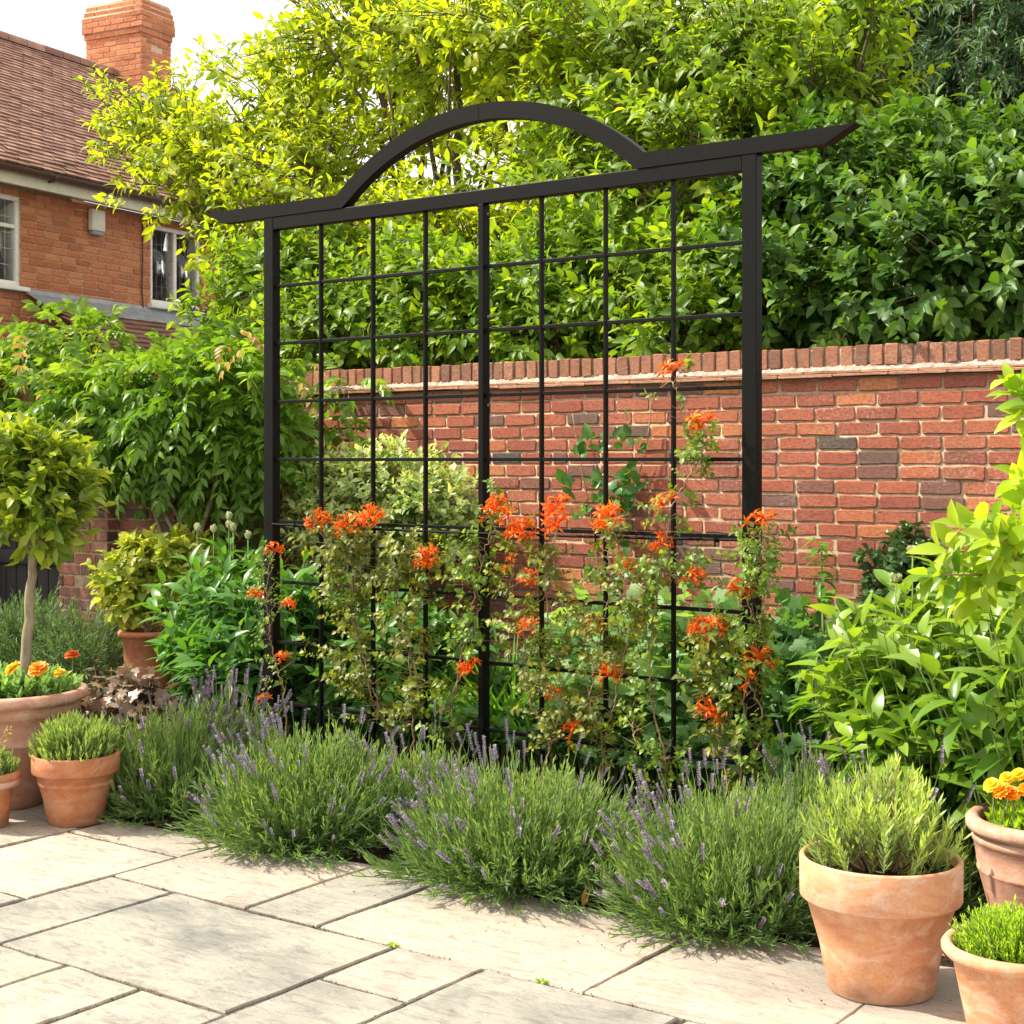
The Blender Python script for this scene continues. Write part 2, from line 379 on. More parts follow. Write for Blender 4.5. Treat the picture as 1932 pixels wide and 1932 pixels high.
def clay(name, a, b, c_, bloom=.5, rings=True):
    m, nt, N, Lk = newmat(name); v = coords(nt)
    n1 = noise(nt, coords(nt, (1, 1, 1.6)), 7, 5, .6, .8); n2 = noise(nt, coords(nt, (1, 1, 1.9)), 6.5, 6, .66, 1.6)
    col = ramp_out(nt, n1, [(.3, a), (.5, b), (.7, c_)])
    bl = ramp_out(nt, n2, [(.46, (0, 0, 0)), (.68, (bloom, bloom, bloom))])
    col = mixc(nt, bl, col, (.68, .52, .43))
    col = mixc(nt, 1., col, ramp_out(nt, noise(nt, v, 130, 3), [(.25, (.82, .8, .78)), (.5, (1, 1, 1))]), 'MULTIPLY')
    # ground splash near the foot
    g = nt.nodes.new('ShaderNodeNewGeometry'); sp = nt.nodes.new('ShaderNodeSeparateXYZ'); Lk.new(g.outputs['Position'], sp.inputs[0])
    ma = nd(nt, 'ShaderNodeMath', operation='MULTIPLY_ADD'); Lk.new(n1, ma.inputs[0]); ma.inputs[1].default_value = .22; Lk.new(sp.outputs['Z'], ma.inputs[2])
    stain = ramp_out(nt, ma.outputs[0], [(.10, (.5, .5, .5)), (.19, (0, 0, 0))])
    col = mixc(nt, stain, col, (.2, .13, .09))
    finish(nt, col, .82, noise(nt, coords(nt, (1, 1, 4)), 35, 5, .6), .25, .004, .25); return m
M['clay'] = clay('pale_terracotta', (.46, .21, .115), (.57, .28, .155), (.60, .34, .19), .6)
M['clayd'] = clay('orange_terracotta', (.36, .13, .06), (.43, .165, .075), (.47, .2, .095), .22)
M['clayp'] = clay('pink_terracotta', (.42, .20, .14), (.50, .26, .18), (.54, .32, .24), .5)
m, nt, N, Lk = newmat('black_metal'); M['metal'] = m
n = noise(nt, coords(nt), 60, 4)
finish(nt, ramp_out(nt, n, [(.3, (.0035, .0035, .0035)), (.7, (.007, .0068, .0065))]), .5, noise(nt, coords(nt, (1, 1, .2)), 90, 3), .08, .002, .12)
m, nt, N, Lk = newmat('bolt_steel'); M['bolt'] = m
finish(nt, (.12, .12, .12), .35, metal=.7)
def plain(name, c, rough=.6, metal=0., nz=0.08):
    m, nt, N, Lk = newmat(name); n = noise(nt, coords(nt), 12, 5)
    lo = tuple(x*(1-nz) for x in c); hi = tuple(min(1, x*(1+nz)) for x in c)
    finish(nt, ramp_out(nt, n, [(.3, lo), (.7, hi)]), rough, metal=metal); return m
M['white'] = plain('white_upvc', (.78, .77, .74), .4)
M['fascia'] = plain('cream_fascia', (.80, .76, .66), .5)
M['gutter'] = plain('brown_gutter', (.11, .055, .04), .45)
M['lead'] = plain('lead_flashing', (.30, .33, .37), .55, .2, .25)
M['blackwood'] = plain('black_timber', (.012, .011, .012), .7)
M['curtain'] = plain('curtain_cloth', (.75, .7, .58), .9)
M['room'] = plain('dark_room', (.03, .03, .03), .9)
M['alarm'] = plain('alarm_plastic', (.74, .72, .64), .5)
M['alarmb'] = plain('alarm_base', (.25, .27, .3), .5)
m, nt, N, Lk = newmat('roof_tile'); M['tile'] = m
n1 = noise(nt, coords(nt), 3, 5, .65)
c = mixc(nt, 1., ramp_out(nt, attr(nt), [(0, (.20, .11, .09)), (.5, (.28, .16, .125)), (1, (.36, .22, .17))]), ramp_out(nt, n1, [(.3, (.75, .75, .75)), (.7, (1.25, 1.2, 1.15))]), 'MULTIPLY')
finish(nt, c, .85, noise(nt, coords(nt), 50, 4), .3, .005, .2)
m, nt, N, Lk = newmat('window_glass'); M['glass'] = m
gl = nd(nt, 'ShaderNodeBsdfGlossy', Roughness=.02); tp = nt.nodes.new('ShaderNodeBsdfTransparent'); mx = nt.nodes.new('ShaderNodeMixShader')
fr = nd(nt, 'ShaderNodeFresnel', IOR=1.6); Lk.new(fr.outputs[0], mx.inputs[0]); Lk.new(tp.outputs[0], mx.inputs[1]); Lk.new(gl.outputs[0], mx.inputs[2])
o = nt.nodes.new('ShaderNodeOutputMaterial'); Lk.new(mx.outputs[0], o.inputs[0])

# ------------------------------------------------------------------ brickwork
OUT = np.array([(0, .14), (.025, 0), (.3, 0), (.7, 0), (.975, 0), (1, .14), (1, .86), (.975, 1), (.7, 1), (.3, 1), (.025, 1), (0, .86)])
def brick_faces(mb, X0, X1, Z0, Z1, y, jit=.0018, push=.0025, tone=None, depth=.03, rnd=.004, axis='y'):
    X0, X1, Z0, Z1 = [np.asarray(a, float) for a in (X0, X1, Z0, Z1)]; n = len(X0)
    if n == 0: return
    o = OUT[None]; W = (X1-X0)[:, None]; H = (Z1-Z0)[:, None]
    jx = rng.normal(size=(n, 12))*jit; jz = rng.normal(size=(n, 12))*jit
    ox = X0[:, None]+o[..., 0]*W+jx; oz = Z0[:, None]+o[..., 1]*H+jz
    cx = ((X0+X1)/2)[:, None]; cz = ((Z0+Z1)/2)[:, None]
    ix = ox - np.sign(ox-cx)*rnd; iz = oz - np.sign(oz-cz)*rnd
    yy = y + rng.normal(size=n)*push
    r1 = np.stack([ix, np.repeat(yy[:, None], 12, 1)+rng.normal(size=(n, 12))*.0006, iz], -1)
    r2_ = np.stack([ox, np.repeat(yy[:, None]+rnd, 12, 1), oz], -1)
    r3 = np.stack([ox, np.full((n, 12), y+depth), oz], -1)
    V = np.concatenate([r1, r2_, r3], 1)
    if axis == 'x': V = np.stack([-V[..., 1], V[..., 0], V[..., 2]], -1)
    i = np.arange(12); j = (i+1) % 12
    side = np.concatenate([np.stack([i+12, j+12, j, i], -1), np.stack([i+24, j+24, j+12, i+12], -1)])
    cap = i[None]
    b = np.arange(n)[:, None, None]*36
    t = rng.random(n) if tone is None else tone(n)
    mb.add(V.reshape(-1, 3), [(b+cap[None]).reshape(-1, 12), (b+side[None]).reshape(-1, 4)], np.repeat(t, 36))
def tone_wall(n):
    t = np.clip(rng.normal(.58, .2, n), 0, 1); k = rng.random(n)
    t[k < .018] = rng.random((k < .018).sum())*.05; t[(k > .03) & (k < .12)] = .08+rng.random(((k > .03) & (k < .12)).sum())*.15
    return t
def brickwork(mb, x0, x1, z0, z1, y, holes=(), bond='stretcher', L=.225, H=.075, m=.011, **kw):
    A = [[], [], [], []]; c = 0; z = z0
    while z + H*.6 < z1:
        segs = [(x0, x1)]
        for hx0, hx1, hz0, hz1 in holes:
            if z+H*.9 > hz0 and z+H*.1 < hz1:
                ns = []
                for a, b in segs:
                    if hx1 <= a or hx0 >= b: ns.append((a, b)); continue
                    if hx0 > a: ns.append((a, hx0))
                    if hx1 < b: ns.append((hx1, b))
                segs = ns
        x = x0 - (L/2 if c % 2 else 0) - .02*rng.random() ; k = c
        if bond == 'flemish': x = x0 - (L*.75 if c % 2 else 0); k = 0
        while x < x1:
            w = L
            if bond == 'flemish': w = L if k % 2 == 0 else L/2
            elif rng.random() < .02: w = L/2
            k += 1
            for a, b in segs:
                p, q = max(x, a), min(x+w-m, b)
                if q-p > .03:
                    A[0].append(p); A[1].append(q); A[2].append(z); A[3].append(min(z+H-m, z1))
            x += w
        z += H; c += 1
    brick_faces(mb, *A, y, **kw)

# ================================================================== SETTING
EDGE = [(-7.0, 4.14), (-5.2, 4.13), (-4.5, 4.15), (-3.7, 4.22), (-3.0, 4.24), (-2.4, 4.26), (-1.7, 4.36), (-1.0, 4.5), (1.0, 4.7)]
def edge(x): return np.interp(x, [e[0] for e in EDGE], [e[1] for e in EDGE])
mb = MB(); box(mb, -32, 20, -10, 34, -.3, -.055)
tag(mb.build('ground', M['soil']), kind='structure')
# soil bed with gentle lumps
nx, ny = 240, 90
gx, gy = np.meshgrid(np.linspace(-9.5, 1.8, nx), np.linspace(0, 1, ny), indexing='ij')
Yb = edge(gx)*(1-gy)+(7.6)*gy - .03
zz = -.008+.02*np.sin(gx*9+gy*7)*np.sin(gy*23)+rng.normal(size=gx.shape)*.006+.03*np.minimum(1, gy*12)
V = np.stack([gx, Yb, zz], -1).reshape(-1, 3)
i, j = np.meshgrid(np.arange(nx-1), np.arange(ny-1), indexing='ij')
q = np.stack([i*ny+j, (i+1)*ny+j, (i+1)*ny+j+1, i*ny+j+1], -1).reshape(-1, 4)
mb = MB(); mb.add(V, [q])
soil = tag(mb.build('soil_bed', M['soil']), kind='structure')
# bark chips
mb = MB(); n = 2600
X = rng.uniform(-7, -.6, n); Yc = edge(X)+rng.random(n)**1.5*.8+.005
leaves(mb, np.stack([X, Yc, .02+rng.random(n)*.018], -1), unit(np.stack([rng.normal(size=n), rng.normal(size=n), rng.normal(size=n)*.25], -1)),
       unit(rng.normal(size=(n, 3))*.3+np.array([0, 0, 1])), .008+rng.random(n)*.03, .003+rng.random(n)*.005, T_SML, .1, .6, rng.random(n)**1.6)
tag(mb.build('bark_chips', M['chip'], smooth=False), kind='stuff', label='dark bark chips scattered on the soil', cat='mulch')

# paving
ax = {'z': -6.08, 'y': -5.74, 'a': -5.07, 'b': -4.73, 'c': -4.40, 'd': -4.06, 'e': -3.72, 'f': -3.39, 'g': -3.05, 'h': -2.71, 'i': -2.375, 'j': -2.04, 'k': -1.70}
slabs = [
 (-6.75, -5.74, 3.56, 5), (-5.74, -5.07, 3.54, 5), (-5.07, -4.40, 3.88, 5), (-5.07, -4.40, 3.20, 3.88), (-4.40, -3.72, 3.56, 5), (-3.72, -3.39, 3.56, 5),
 (-3.39, -2.375, 3.56, 5), (-4.40, -4.06, 2.85, 3.56), (-4.06, -3.05, 2.85, 3.56), (-3.05, -2.71, 3.21, 3.56), (-3.05, -2.71, 2.5, 3.21),
 (-2.71, -2.04, 2.85, 3.56), (-2.375, -1.70, 3.56, 5), (-1.70, -.69, 3.56, 5), (-.69, .3, 3.56, 5), (-2.04, -1.03, 2.85, 3.56), (-1.03, .3, 2.85, 3.56),
 (-4.40, -3.72, 2.2, 2.85), (-3.72, -3.39, 2.2, 2.85), (-3.39, -3.05, 1.85, 2.85), (-2.71, -1.7, 2.2, 2.85), (-1.7, -.7, 2.2, 2.85), (-.7, .3, 2.2, 2.85),
 (-5.07, -4.40, 2.5, 3.20), (-5.74, -5.07, 2.85, 3.54), (-6.75, -5.74, 2.85, 3.56), (-6.75, -5.74, 2.2, 2.85), (-5.74, -5.07, 2.2, 2.85), (-5.07, -4.40, 1.5, 2.5),
 (-7.76, -6.75, 3.56, 5), (-7.76, -6.75, 2.85, 3.56), (-7.76, -6.75, 1.5, 2.85), (-6.75, -5.07, 1.5, 2.2), (.3, 1.3, 3.56, 5), (.3, 1.3, 2.85, 3.56), (.3, 1.3, 1.5, 2.85), (-4.40, -3.39, 1.5, 2.2), (-3.05, -2.71, 1.5, 2.5), (-2.71, -1.7, 1.5, 2.2), (-1.7, .3, 1.5, 2.2)]
mb = MB()
for (x0, x1, y0, y1) in slabs:
    g = .0085; x0 += g; x1 -= g; y0 += g; y1 -= g
    def seg(p, q):
        n = max(6, int(max(abs(p[0]-q[0]), abs(p[1]-q[1]))/.025)); t = np.linspace(0, 1, n, endpoint=False)[:, None]
        return np.array(p)*(1-t)+np.array(q)*t
    if y1 > 4.4:
        xs = np.linspace(x1, x0, 30); top = np.stack([xs, edge(xs)], -1)
        pts = np.concatenate([seg((x0, y0), (x1, y0)), seg((x1, y0), (x1, edge(x1))), top, seg((x0, edge(x0)), (x0, y0))[1:]])
    else:
        pts = np.concatenate([seg((x0, y0), (x1, y0)), seg((x1, y0), (x1, y1)), seg((x1, y1), (x0, y1)), seg((x0, y1), (x0, y0))])
    n = len(pts); c = pts.mean(0)
    wob = np.cumsum(rng.normal(size=n)*.0012); wob -= np.linspace(0, wob[-1], n); wob += rng.normal(size=n)*.0009
    dirc = unit(pts-c); pts = pts + dirc*(wob[:, None]-.0005)
    ins = pts - unit(np.sign(pts-c)*1.)*.005
    h = rng.normal()*.0012
    tx, ty = rng.normal(size=2)*.0012
    def zt(p): return .008+h+(p[:, 0]-c[0])*tx+(p[:, 1]-c[1])*ty
    Vt = np.concatenate([np.c_[ins, zt(ins)], np.c_[pts, zt(pts)-.005], np.c_[pts, np.full(n, -.04)]])
    k = np.arange(n); k2 = (k+1) % n
    mb.add(Vt, [k[None], np.stack([k+n, k2+n, k2, k], -1), np.stack([k+2*n, k2+2*n, k2+n, k+n], -1)], rng.random()*.8+.1)
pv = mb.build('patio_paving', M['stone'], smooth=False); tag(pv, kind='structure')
mb = MB(); box(mb, -7.8, 1.35, 1.4, 4.10, -.05, -.001)
tag(mb.build('paving_joints', M['joint']), kind='structure')
mb = MB()     # gritty crumbs in the joints
n = 9000; XS = []; 
for (x0, x1, y0, y1) in slabs:
    y1 = min(y1, 4.15)
    for (p, q) in (((x0, y0), (x1, y0)), ((x1, y0), (x1, y1))):
        k = int(160*(abs(p[0]-q[0])+abs(p[1]-q[1]))); t = rng.random((k, 1))
        XS.append(np.array(p)*(1-t)+np.array(q)*t+rng.normal(size=(k, 2))*.003)
XS = np.concatenate(XS); n = len(XS)
leaves(mb, np.c_[XS, np.full(n, .001)+rng.random(n)*.004], rdir(n), rdir(n), .002+rng.random(n)*.007, .001+rng.random(n)*.0025, T_SML, .1, .8, .3+.7*rng.random(n))
tag(mb.build('joint_grit', M['joint'], smooth=False), kind='stuff', label='loose grit lying in the paving joints', cat='grit')

# ================================================================== GARDEN WALL
WY = 7.37
root = empty('garden_wall', (-3.5, WY, 0), 'old red brick wall running behind the trellis with upright coping bricks', 'wall')
def loc(o): # parts modelled in world coordinates under a moved empty
    for c in o.children: c.matrix_parent_inverse = o.matrix_basis.inverted()
WX0, WX1 = -7.36, 1.6
mb = MB(); brickwork(mb, WX0, WX1, 1.9335-26*.0755, 1.93, WY, tone=tone_wall, H=.0755, m=.0118); mb.build('brick_face', M['brick'], root, smooth=False)
mb = MB(); box(mb, WX0, WX1, WY+.007, WY+.215, -.1, 1.93); mb.build('mortar', M['mortar'], root)
mb = MB(); x = WX0; A = [[], [], [], []]
while x < WX1:
    w = .30+rng.random()*.02; A[0].append(x); A[1].append(x+w-.004); A[2].append(1.932+rng.normal()*.0015); A[3].append(1.947); x += w
brick_faces(mb, *A, WY-.034, push=.002, rnd=.002, depth=.25, jit=.0008)
x = WX0+.13; A = [[], [], [], []]
while x < WX1:
    w = .30+rng.random()*.02; A[0].append(x); A[1].append(x+w-.004); A[2].append(1.949); A[3].append(1.9615+rng.normal()*.0015); x += w
brick_faces(mb, *A, WY-.026, push=.002, rnd=.002, depth=.25, jit=.0008)
mb.build('creasing_tiles', M['creasing'], root, smooth=False)
# mortar fillet with a ragged slope
n = 700; xs = np.linspace(WX0, WX1, n)
rg = .004*np.sin(xs*23)+rng.normal(size=n)*.0022
V = np.concatenate([np.c_[xs, np.full(n, WY-.018)+rg, np.full(n, 1.962)], np.c_[xs, WY-.008+rg, np.full(n, 1.976)+rng.normal(size=n)*.002], np.c_[xs, np.full(n, WY+.004), 1.989+rng.normal(size=n)*.004], np.c_[xs, np.full(n, WY+.02), np.full(n, 1.995)]])
k = np.arange(n-1); F_ = [np.stack([k+a*n, k+1+a*n, k+1+(a+1)*n, k+(a+1)*n], -1) for a in range(3)]
mb = MB(); mb.add(V, F_); box(mb, WX0, WX1, WY+.012, WY+.2, 1.962, 2.078); mb.build('mortar_fillet', M['fillet'], root)
mb = MB(); x = WX0
while x < WX1:
    w = .066+rng.normal()*.004; g = .011+rng.random()*.007
    h = 2.09+rng.normal()*.003; yo = rng.normal()*.003
    bm = bmesh.new(); bmesh.ops.create_cube(bm, size=1)
    for v_ in bm.verts: v_.co = Vector((x+(v_.co.x+.5)*w, WY-.002+yo+(v_.co.y+.5)*.222, 1.984+(v_.co.z+.5)*(h-1.984)))
    bmesh.ops.bevel(bm, geom=bm.edges[:], offset=.004, segments=1, affect='EDGES')
    for v_ in bm.verts: v_.co += Vector(rng.normal(size=3)*.0016)
    addbm(mb, bm, float(np.clip(rng.normal(.55, .22), 0, 1))); x += w+g
mb.build('coping', M['copebrick'], root, smooth=False)
loc(root)

# left wall stretch, nearer, with a pier and a dark gateway
LY = 6.45
root = empty('side_wall', (-7.8, LY, 0), 'darker old brick wall with a pier beside the black gate, under the wisteria', 'wall')
PX0 = P(110, 0, 6.35/(.806+.592*((110-CX)/F)))[0]; PX1 = P(203, 0, 6.35/(.806+.592*((203-CX)/F)))[0]
mb = MB(); brickwork(mb, PX1-.05, WX0, 0, 2.0, LY, tone=tone_wall, m=.0115)
brickwork(mb, PX0, PX1, 0, 2.0, LY-.10, bond='flemish', tone=tone_wall, m=.0115)
brickwork(mb, LY-.1, LY, 0, 2.0, -PX1, axis='x', tone=tone_wall, m=.0115)
brickwork(mb, LY, WY, 0, 2.0, -WX0, axis='x', tone=tone_wall, m=.0115)
brickwork(mb, -10.6, PX0-1.1, 0, 2.0, LY-.1, tone=tone_wall)
brickwork(mb, PX0-1.1, PX0, 1.45, 2.0, LY-.1, tone=tone_wall)
mb.build('brick_face', M['lbrick'], root, smooth=False)
mb = MB(); box(mb, PX0+.002, PX1-.007, LY-.093, WY+.2, -.1, 2.0); box(mb, PX1-.007, WX0-.007, LY+.007, WY+.2, -.1, 2.0)
box(mb, -10.6, PX0-1.1, LY-.093, LY+.2, -.1, 2.0); box(mb, PX0-1.1, PX0+.002, LY-.093, LY+.2, 1.45, 2.0)
mb.build('mortar', M['mortar'], root)
mb = MB(); box(mb, -10.6, WX0+.02, LY-.13, WY+.2, 2.002, 2.06, .008); mb.build('coping', M['copebrick'], root, smooth=False)
loc(root)
root = empty('timber_gate', (PX0-.55, LY, 0), 'black timber gate in the opening left of the brick pier', 'gate')
mb = MB()
for k in range(9): box(mb, PX0-1.09+k*.12, PX0-1.09+k*.12+.112, LY+.10, LY+.125, .03, 1.44, .004)
mb.build('boards', M['blackwood'], root)
for z in (.25, .78, 1.12): 
    mb = MB(); box(mb, PX0-1.09, PX0-.01, LY+.055, LY+.098, z, z+.10, .006); mb.build('rail', M['blackwood'], root)
for x in (PX0-1.095, PX0-.075):
    mb = MB(); box(mb, x, x+.07, LY-.04, LY+.05, 0, 1.445, .006); mb.build('gate_post', M['blackwood'], root)
loc(root)

# ================================================================== TRELLIS
TY = 5.40; TD = .052
root = empty('garden_trellis', (-4.12, TY, 0), 'tall black metal trellis with a round arch over its top rail', 'trellis')
def XT(px, Y): return float(PY(px, 868, Y)[0])
BX = [XT(497.5, TY), XT(1399.5, TY)+.0635]         # outer edges
Zr0, Zr1, Zc = CAMH+1.145, CAMH+1.208, CAMH+1.272
for x0, x1 in ((BX[0], BX[0]+.064), (BX[1]-.064, BX[1])):
    mb = MB(); box(mb, x0, x1, TY, TY+TD, -.1, Zr1, .003); mb.build('post', M['metal'], root, smooth=False)
mb = MB(); box(mb, BX[0]+.0645, BX[1]-.0645, TY+.001, TY+TD-.001, Zr0, Zr1, .003); mb.build('top_rail', M['metal'], root, smooth=False)
XC = XT(907, TY)
mb = MB(); box(mb, XC-.0135, XC+.0135, TY-.002, TY+.050, -.1, Zr0-.001, .002); mb.build('centre_post', M['metal'], root, smooth=False)
# arch
ac = -4.150; Ro = 1.315; zc = CAMH+1.592-Ro; th = .074
a0 = math.acos((Zr1+.0005-zc)/Ro)
ang = np.linspace(-a0, a0, 61)
for sgn in (0, 1):
    A = ang[:31] if sgn == 0 else ang[30:]
    po = [(ac+Ro*math.sin(a), zc+Ro*math.cos(a)) for a in A]
    pi = [(ac+(Ro-th)*math.sin(a), max(zc+(Ro-th)*math.cos(a), Zr1+.0005)) for a in A[::-1]]
    g = .001*(1 if sgn else -1)
    mb = MB(); n = len(A)
    for y0, y1 in ((TY-.003, TY+TD+.001),):
        o_ = np.array([(p[0]+g, y0, p[1]) for p in po]); o2 = np.array([(p[0]+g, y1, p[1]) for p in po])
        i_ = np.array([(p[0]+g, y0, p[1]) for p in pi[::-1]]); i2 = np.array([(p[0]+g, y1, p[1]) for p in pi[::-1]])
        k = np.arange(n-1)
        mb.add(np.concatenate([o_, o2, i_, i2]), [np.stack([k, k+1, k+1+2*n, k+2*n], -1), np.stack([k+n, k+3*n, k+1+3*n, k+1+n], -1),
              np.stack([k, k+n, k+1+n, k+1], -1), np.stack([k+2*n, k+1+2*n, k+1+3*n, k+3*n], -1), np.array([[0, 2*n, 3*n, n], [n-1, 2*n-1, 4*n-1, 3*n-1]])])
    mb.build('arch', M['metal'], root, smooth=False)
xa = Ro*math.sin(math.acos((Zc-zc)/Ro)); xb = Ro*math.sin(a0)
mb = MB(); prism(mb, [(-5.93, Zc), (-5.80, Zr1+.0008), (ac-xb-.002, Zr1+.0008), (ac-xa-.002, Zc)], TY-.002, TY+TD+.002); mb.build('cap_beam', M['metal'], root, smooth=False)
mb = MB(); prism(mb, [(ac+xa+.002, Zc), (ac+xb+.002, Zr1+.0008), (-2.492, Zr1+.0008), (-2.367, Zc)], TY-.002, TY+TD+.002); mb.build('cap_beam', M['metal'], root, smooth=False)
mb = MB(); prism(mb, [(-2.4865, Zr1+.0012), (-2.480, Zr1+.0012), (-2.356, Zc), (-2.363, Zc)], TY-.006, TY+TD+.006); mb.build('end_cap', M['metal'], root, smooth=False)
xs = [XT(p_, TY+.02) for p_ in (605, 703, 802, 1021, 1142, 1270)]
for x in xs:
    mb = MB(); box(mb, x-.006, x+.006, TY+.012, TY+.036, -.1, Zr0-.001, .0015); mb.build('upright_bar', M['metal'], root, smooth=False)
HZ = [.865, .58, .29, .003, -.305, -.605, -.905, -1.205]
for z in HZ:
    for x0, x1 in ((BX[0]+.0645, XC-.014), (XC+.014, BX[1]-.0645)):
        mb = MB(); box(mb, x0, x1, TY+.015, TY+.033, CAMH+z-.008, CAMH+z+.008, .002); mb.build('cross_bar', M['metal'], root, smooth=False)
def bolt(x, y, z):
    mb = MB(); bm = bmesh.new(); bmesh.ops.create_uvsphere(bm, u_segments=12, v_segments=8, radius=.009)
    for v_ in bm.verts: v_.co = Vector((v_.co.x*.6+x, v_.co.y+y, v_.co.z+z))
    addbm(mb, bm); mb.build('bolt', M['bolt'], root)
for z in HZ[:5]:
    bolt(BX[0]+.066, TY+.026, CAMH+z); bolt(XC+.0155, TY+.028, CAMH+z)
bolt(XC+.0155, TY+.034, CAMH+.64); bolt(XC+.0155, TY+.03, CAMH+1.10); bolt(XC+.0155, TY+.034, CAMH+.245)
mb = MB(); pts = bez((BX[0]+.065, TY-.004, CAMH-.318), (-4.1, TY-.012, CAMH-.336), (BX[1]-.065, TY-.004, CAMH-.316), 24); tube(mb, pts, .006, 8); mb.build('tie_rod', M['metal'], root, smooth=False)
for x in (-5.28, -4.45, -3.86, -3.52, -3.2, -2.95):
    mb = MB(); bm = bmesh.new(); z = CAMH-.318-.008
    tube(mb, [(x, TY-.014, z-.022), (x, TY-.016, z+.0), (x, TY-.012, z+.03)], .0035, 6); tube(mb, [(x, TY-.014, z), (x, TY+.02, z)], .004, 6); bm.free()
    mb.build('clamp', M['metal'], root, smooth=False)
loc(root)

# ================================================================== HOUSE
HO = P(200, 868, 16.6); HO[2] = 0
root = empty('brick_house', HO, 'orange brick house with a brown tiled roof behind the garden', 'house', rz=math.atan2(.9882, -.1563))
win = [(-2.35, -1.24, 3.26, 4.18), (.73, 1.62, 3.27, 4.18)]
mb = MB(); brickwork(mb, -3.6, 4.6, 2.0, 4.27, 0, holes=win, L=.225, m=.011, jit=.0008, push=.001); mb.build('brick_face', M['hbrick'], root, smooth=False)
mb = MB()
for x0, x1, z0, z1 in ((-3.6, -2.35, 0, 4.27), (-1.24, .73, 0, 4.27), (1.62, 4.6, 0, 4.27), (-2.35, -1.24, 0, 3.26), (.73, 1.62, 0, 3.27), (-2.35, -1.24, 4.18, 4.27), (.73, 1.62, 4.18, 4.27)):
    box(mb, x0, x1, .008, .3, z0, z1)
box(mb, -3.6, 4.6, 2.2, 5.8, 0, 4.27); mb.build('mortar', M['hmortar'], root)
for (x0, x1, z0, z1) in win:
    f = .055
    mb = MB(); box(mb, x0, x1, .02, .09, z0, z0+f, .006); box(mb, x0, x1, .02, .09, z1-f, z1, .006)
    xm = (x0+x1)/2
    for a in (x0, xm-f/2, x1-f): box(mb, a, a+f, .021, .089, z0+f, z1-f, .006)
    w = mb.build('window', M['white'], root)
    for a, b in ((x0+f, xm-f/2), (xm+f/2, x1-f)):
        mb = MB(); box(mb, a, b, .052, .058, z0+f, z1-f); g = mb.build('pane', M['glass'], w)
    mb = MB()
    zc_ = z0+(z1-z0)*.66
    if x0 < 0: box(mb, xm+f/2, x1-f, .028, .08, zc_-.02, zc_+.02, .004); box(mb, x0+f, xm-f/2, .028, .08, zc_-.02, zc_+.02, .004)
    for a, b in ((x0+f, xm-f/2), (xm+f/2, x1-f)):
        for k in range(1, 4): xx = a+(b-a)*k/4; box(mb, xx-.0018, xx+.0018, .048, .051, z0+f, z1-f)
        for k in range(1, 5): zz_ = z0+f+(z1-z0-2*f)*k/5; box(mb, a, b, .048, .051, zz_-.0018, zz_+.0018)
    mb.build('glazing_bars', M['white' if x0 < 0 else 'lead'], w)
    mb = MB(); box(mb, x0-.06, x1+.06, -.07, .1, z0-.05, z0-.003, .006); mb.build('sill', M['white'], w)
    mb = MB(); n = 60; t = np.linspace(0, 1, n)
    for a, b in ((x0, x0+(x1-x0)*(.06 if x0 > 0 else .5)), (x1-(x1-x0)*(.5), x1)):
        xs_ = a+(b-a)*t; ys = .13+.02*np.sin(t*40)
        mb.add(np.concatenate([np.c_[xs_, ys, np.full(n, z0)], np.c_[xs_, ys, np.full(n, z1)]]), [np.stack([np.arange(n-1), np.arange(1, n), np.arange(1, n)+n, np.arange(n-1)+n], -1)])
    mb.build('curtain', M['curtain'], w)
mb = MB(); box(mb, -3.5, 4.5, 1.8, 1.82, 2.5, 4.27); mb.build('room_wall', M['room'], root)
# roof tiles
ez, rz_, ry = 4.42, 6.83, 3.0; ey = -.30
sl = math.hypot(ry-ey, rz_-ez); ex = np.array([0, (ry-ey)/sl, (rz_-ez)/sl]); nn = np.array([0, -(rz_-ez)/sl, (ry-ey)/sl])
mb = MB(); nc = int(sl/.1); VV = []; TT = []
for c_ in range(nc):
    x = -6.2 - (.0825 if c_ % 2 else 0)
    k = int(11.3/.165); xs_ = x+np.arange(k)*.165; n = k
    s0 = c_*.1+rng.normal(size=n)*.003; h0 = .026+rng.normal(size=n)*.003
    a = np.array([0, ey, ez])
    for (dx, ds, dh) in ((0, 0, 1), (.161, 0, 1), (.161, .135, .25), (0, .135, .25), (0, 0, 0.15), (.161, 0, .15)):
        VV.append(np.c_[xs_+dx, np.zeros(n), np.zeros(n)] + a + ex*(s0+ds)[:, None] + nn*(h0*dh)[:, None])
    vv = np.stack(VV[-6:], 1).reshape(-1, 3); VV = []
    b = np.arange(n)[:, None, None]*6; f = np.array([[0, 1, 2, 3], [4, 5, 1, 0]])
    mb.add(vv, [(b+f[None]).reshape(-1, 4)], np.repeat(rng.random(n), 6))
box(mb, -6.2, 4.9, ry-.02, ry+.02, rz_-.1, rz_)
bm = bmesh.new(); V8 = [(-6.2, ey, ez-.03), (4.9, ey, ez-.03), (4.9, ry, rz_-.03), (-6.2, ry, rz_-.03), (-6.2, 6.3, ez), (4.9, 6.3, ez)]
mb.add(V8, [np.array([[0, 1, 2, 3], [3, 2, 5, 4]])], .4); bm.free()
roof = mb.build('roof', M['tile'], root, smooth=False)
mb = MB(); x = -6.2
while x < 4.9:
    a = np.linspace(-.2, PI+.2, 9); pr = np.c_[np.cos(a)*.11, np.sin(a)*.10]
    V0 = np.array([(x, ry+p[0], rz_-.02+p[1]) for p in pr]); V1 = V0+np.array([.31, 0, 0]); k = np.arange(8)
    mb.add(np.concatenate([V0, V1]), [np.stack([k, k+9, k+10, k+1], -1)], rng.random()); x += .318
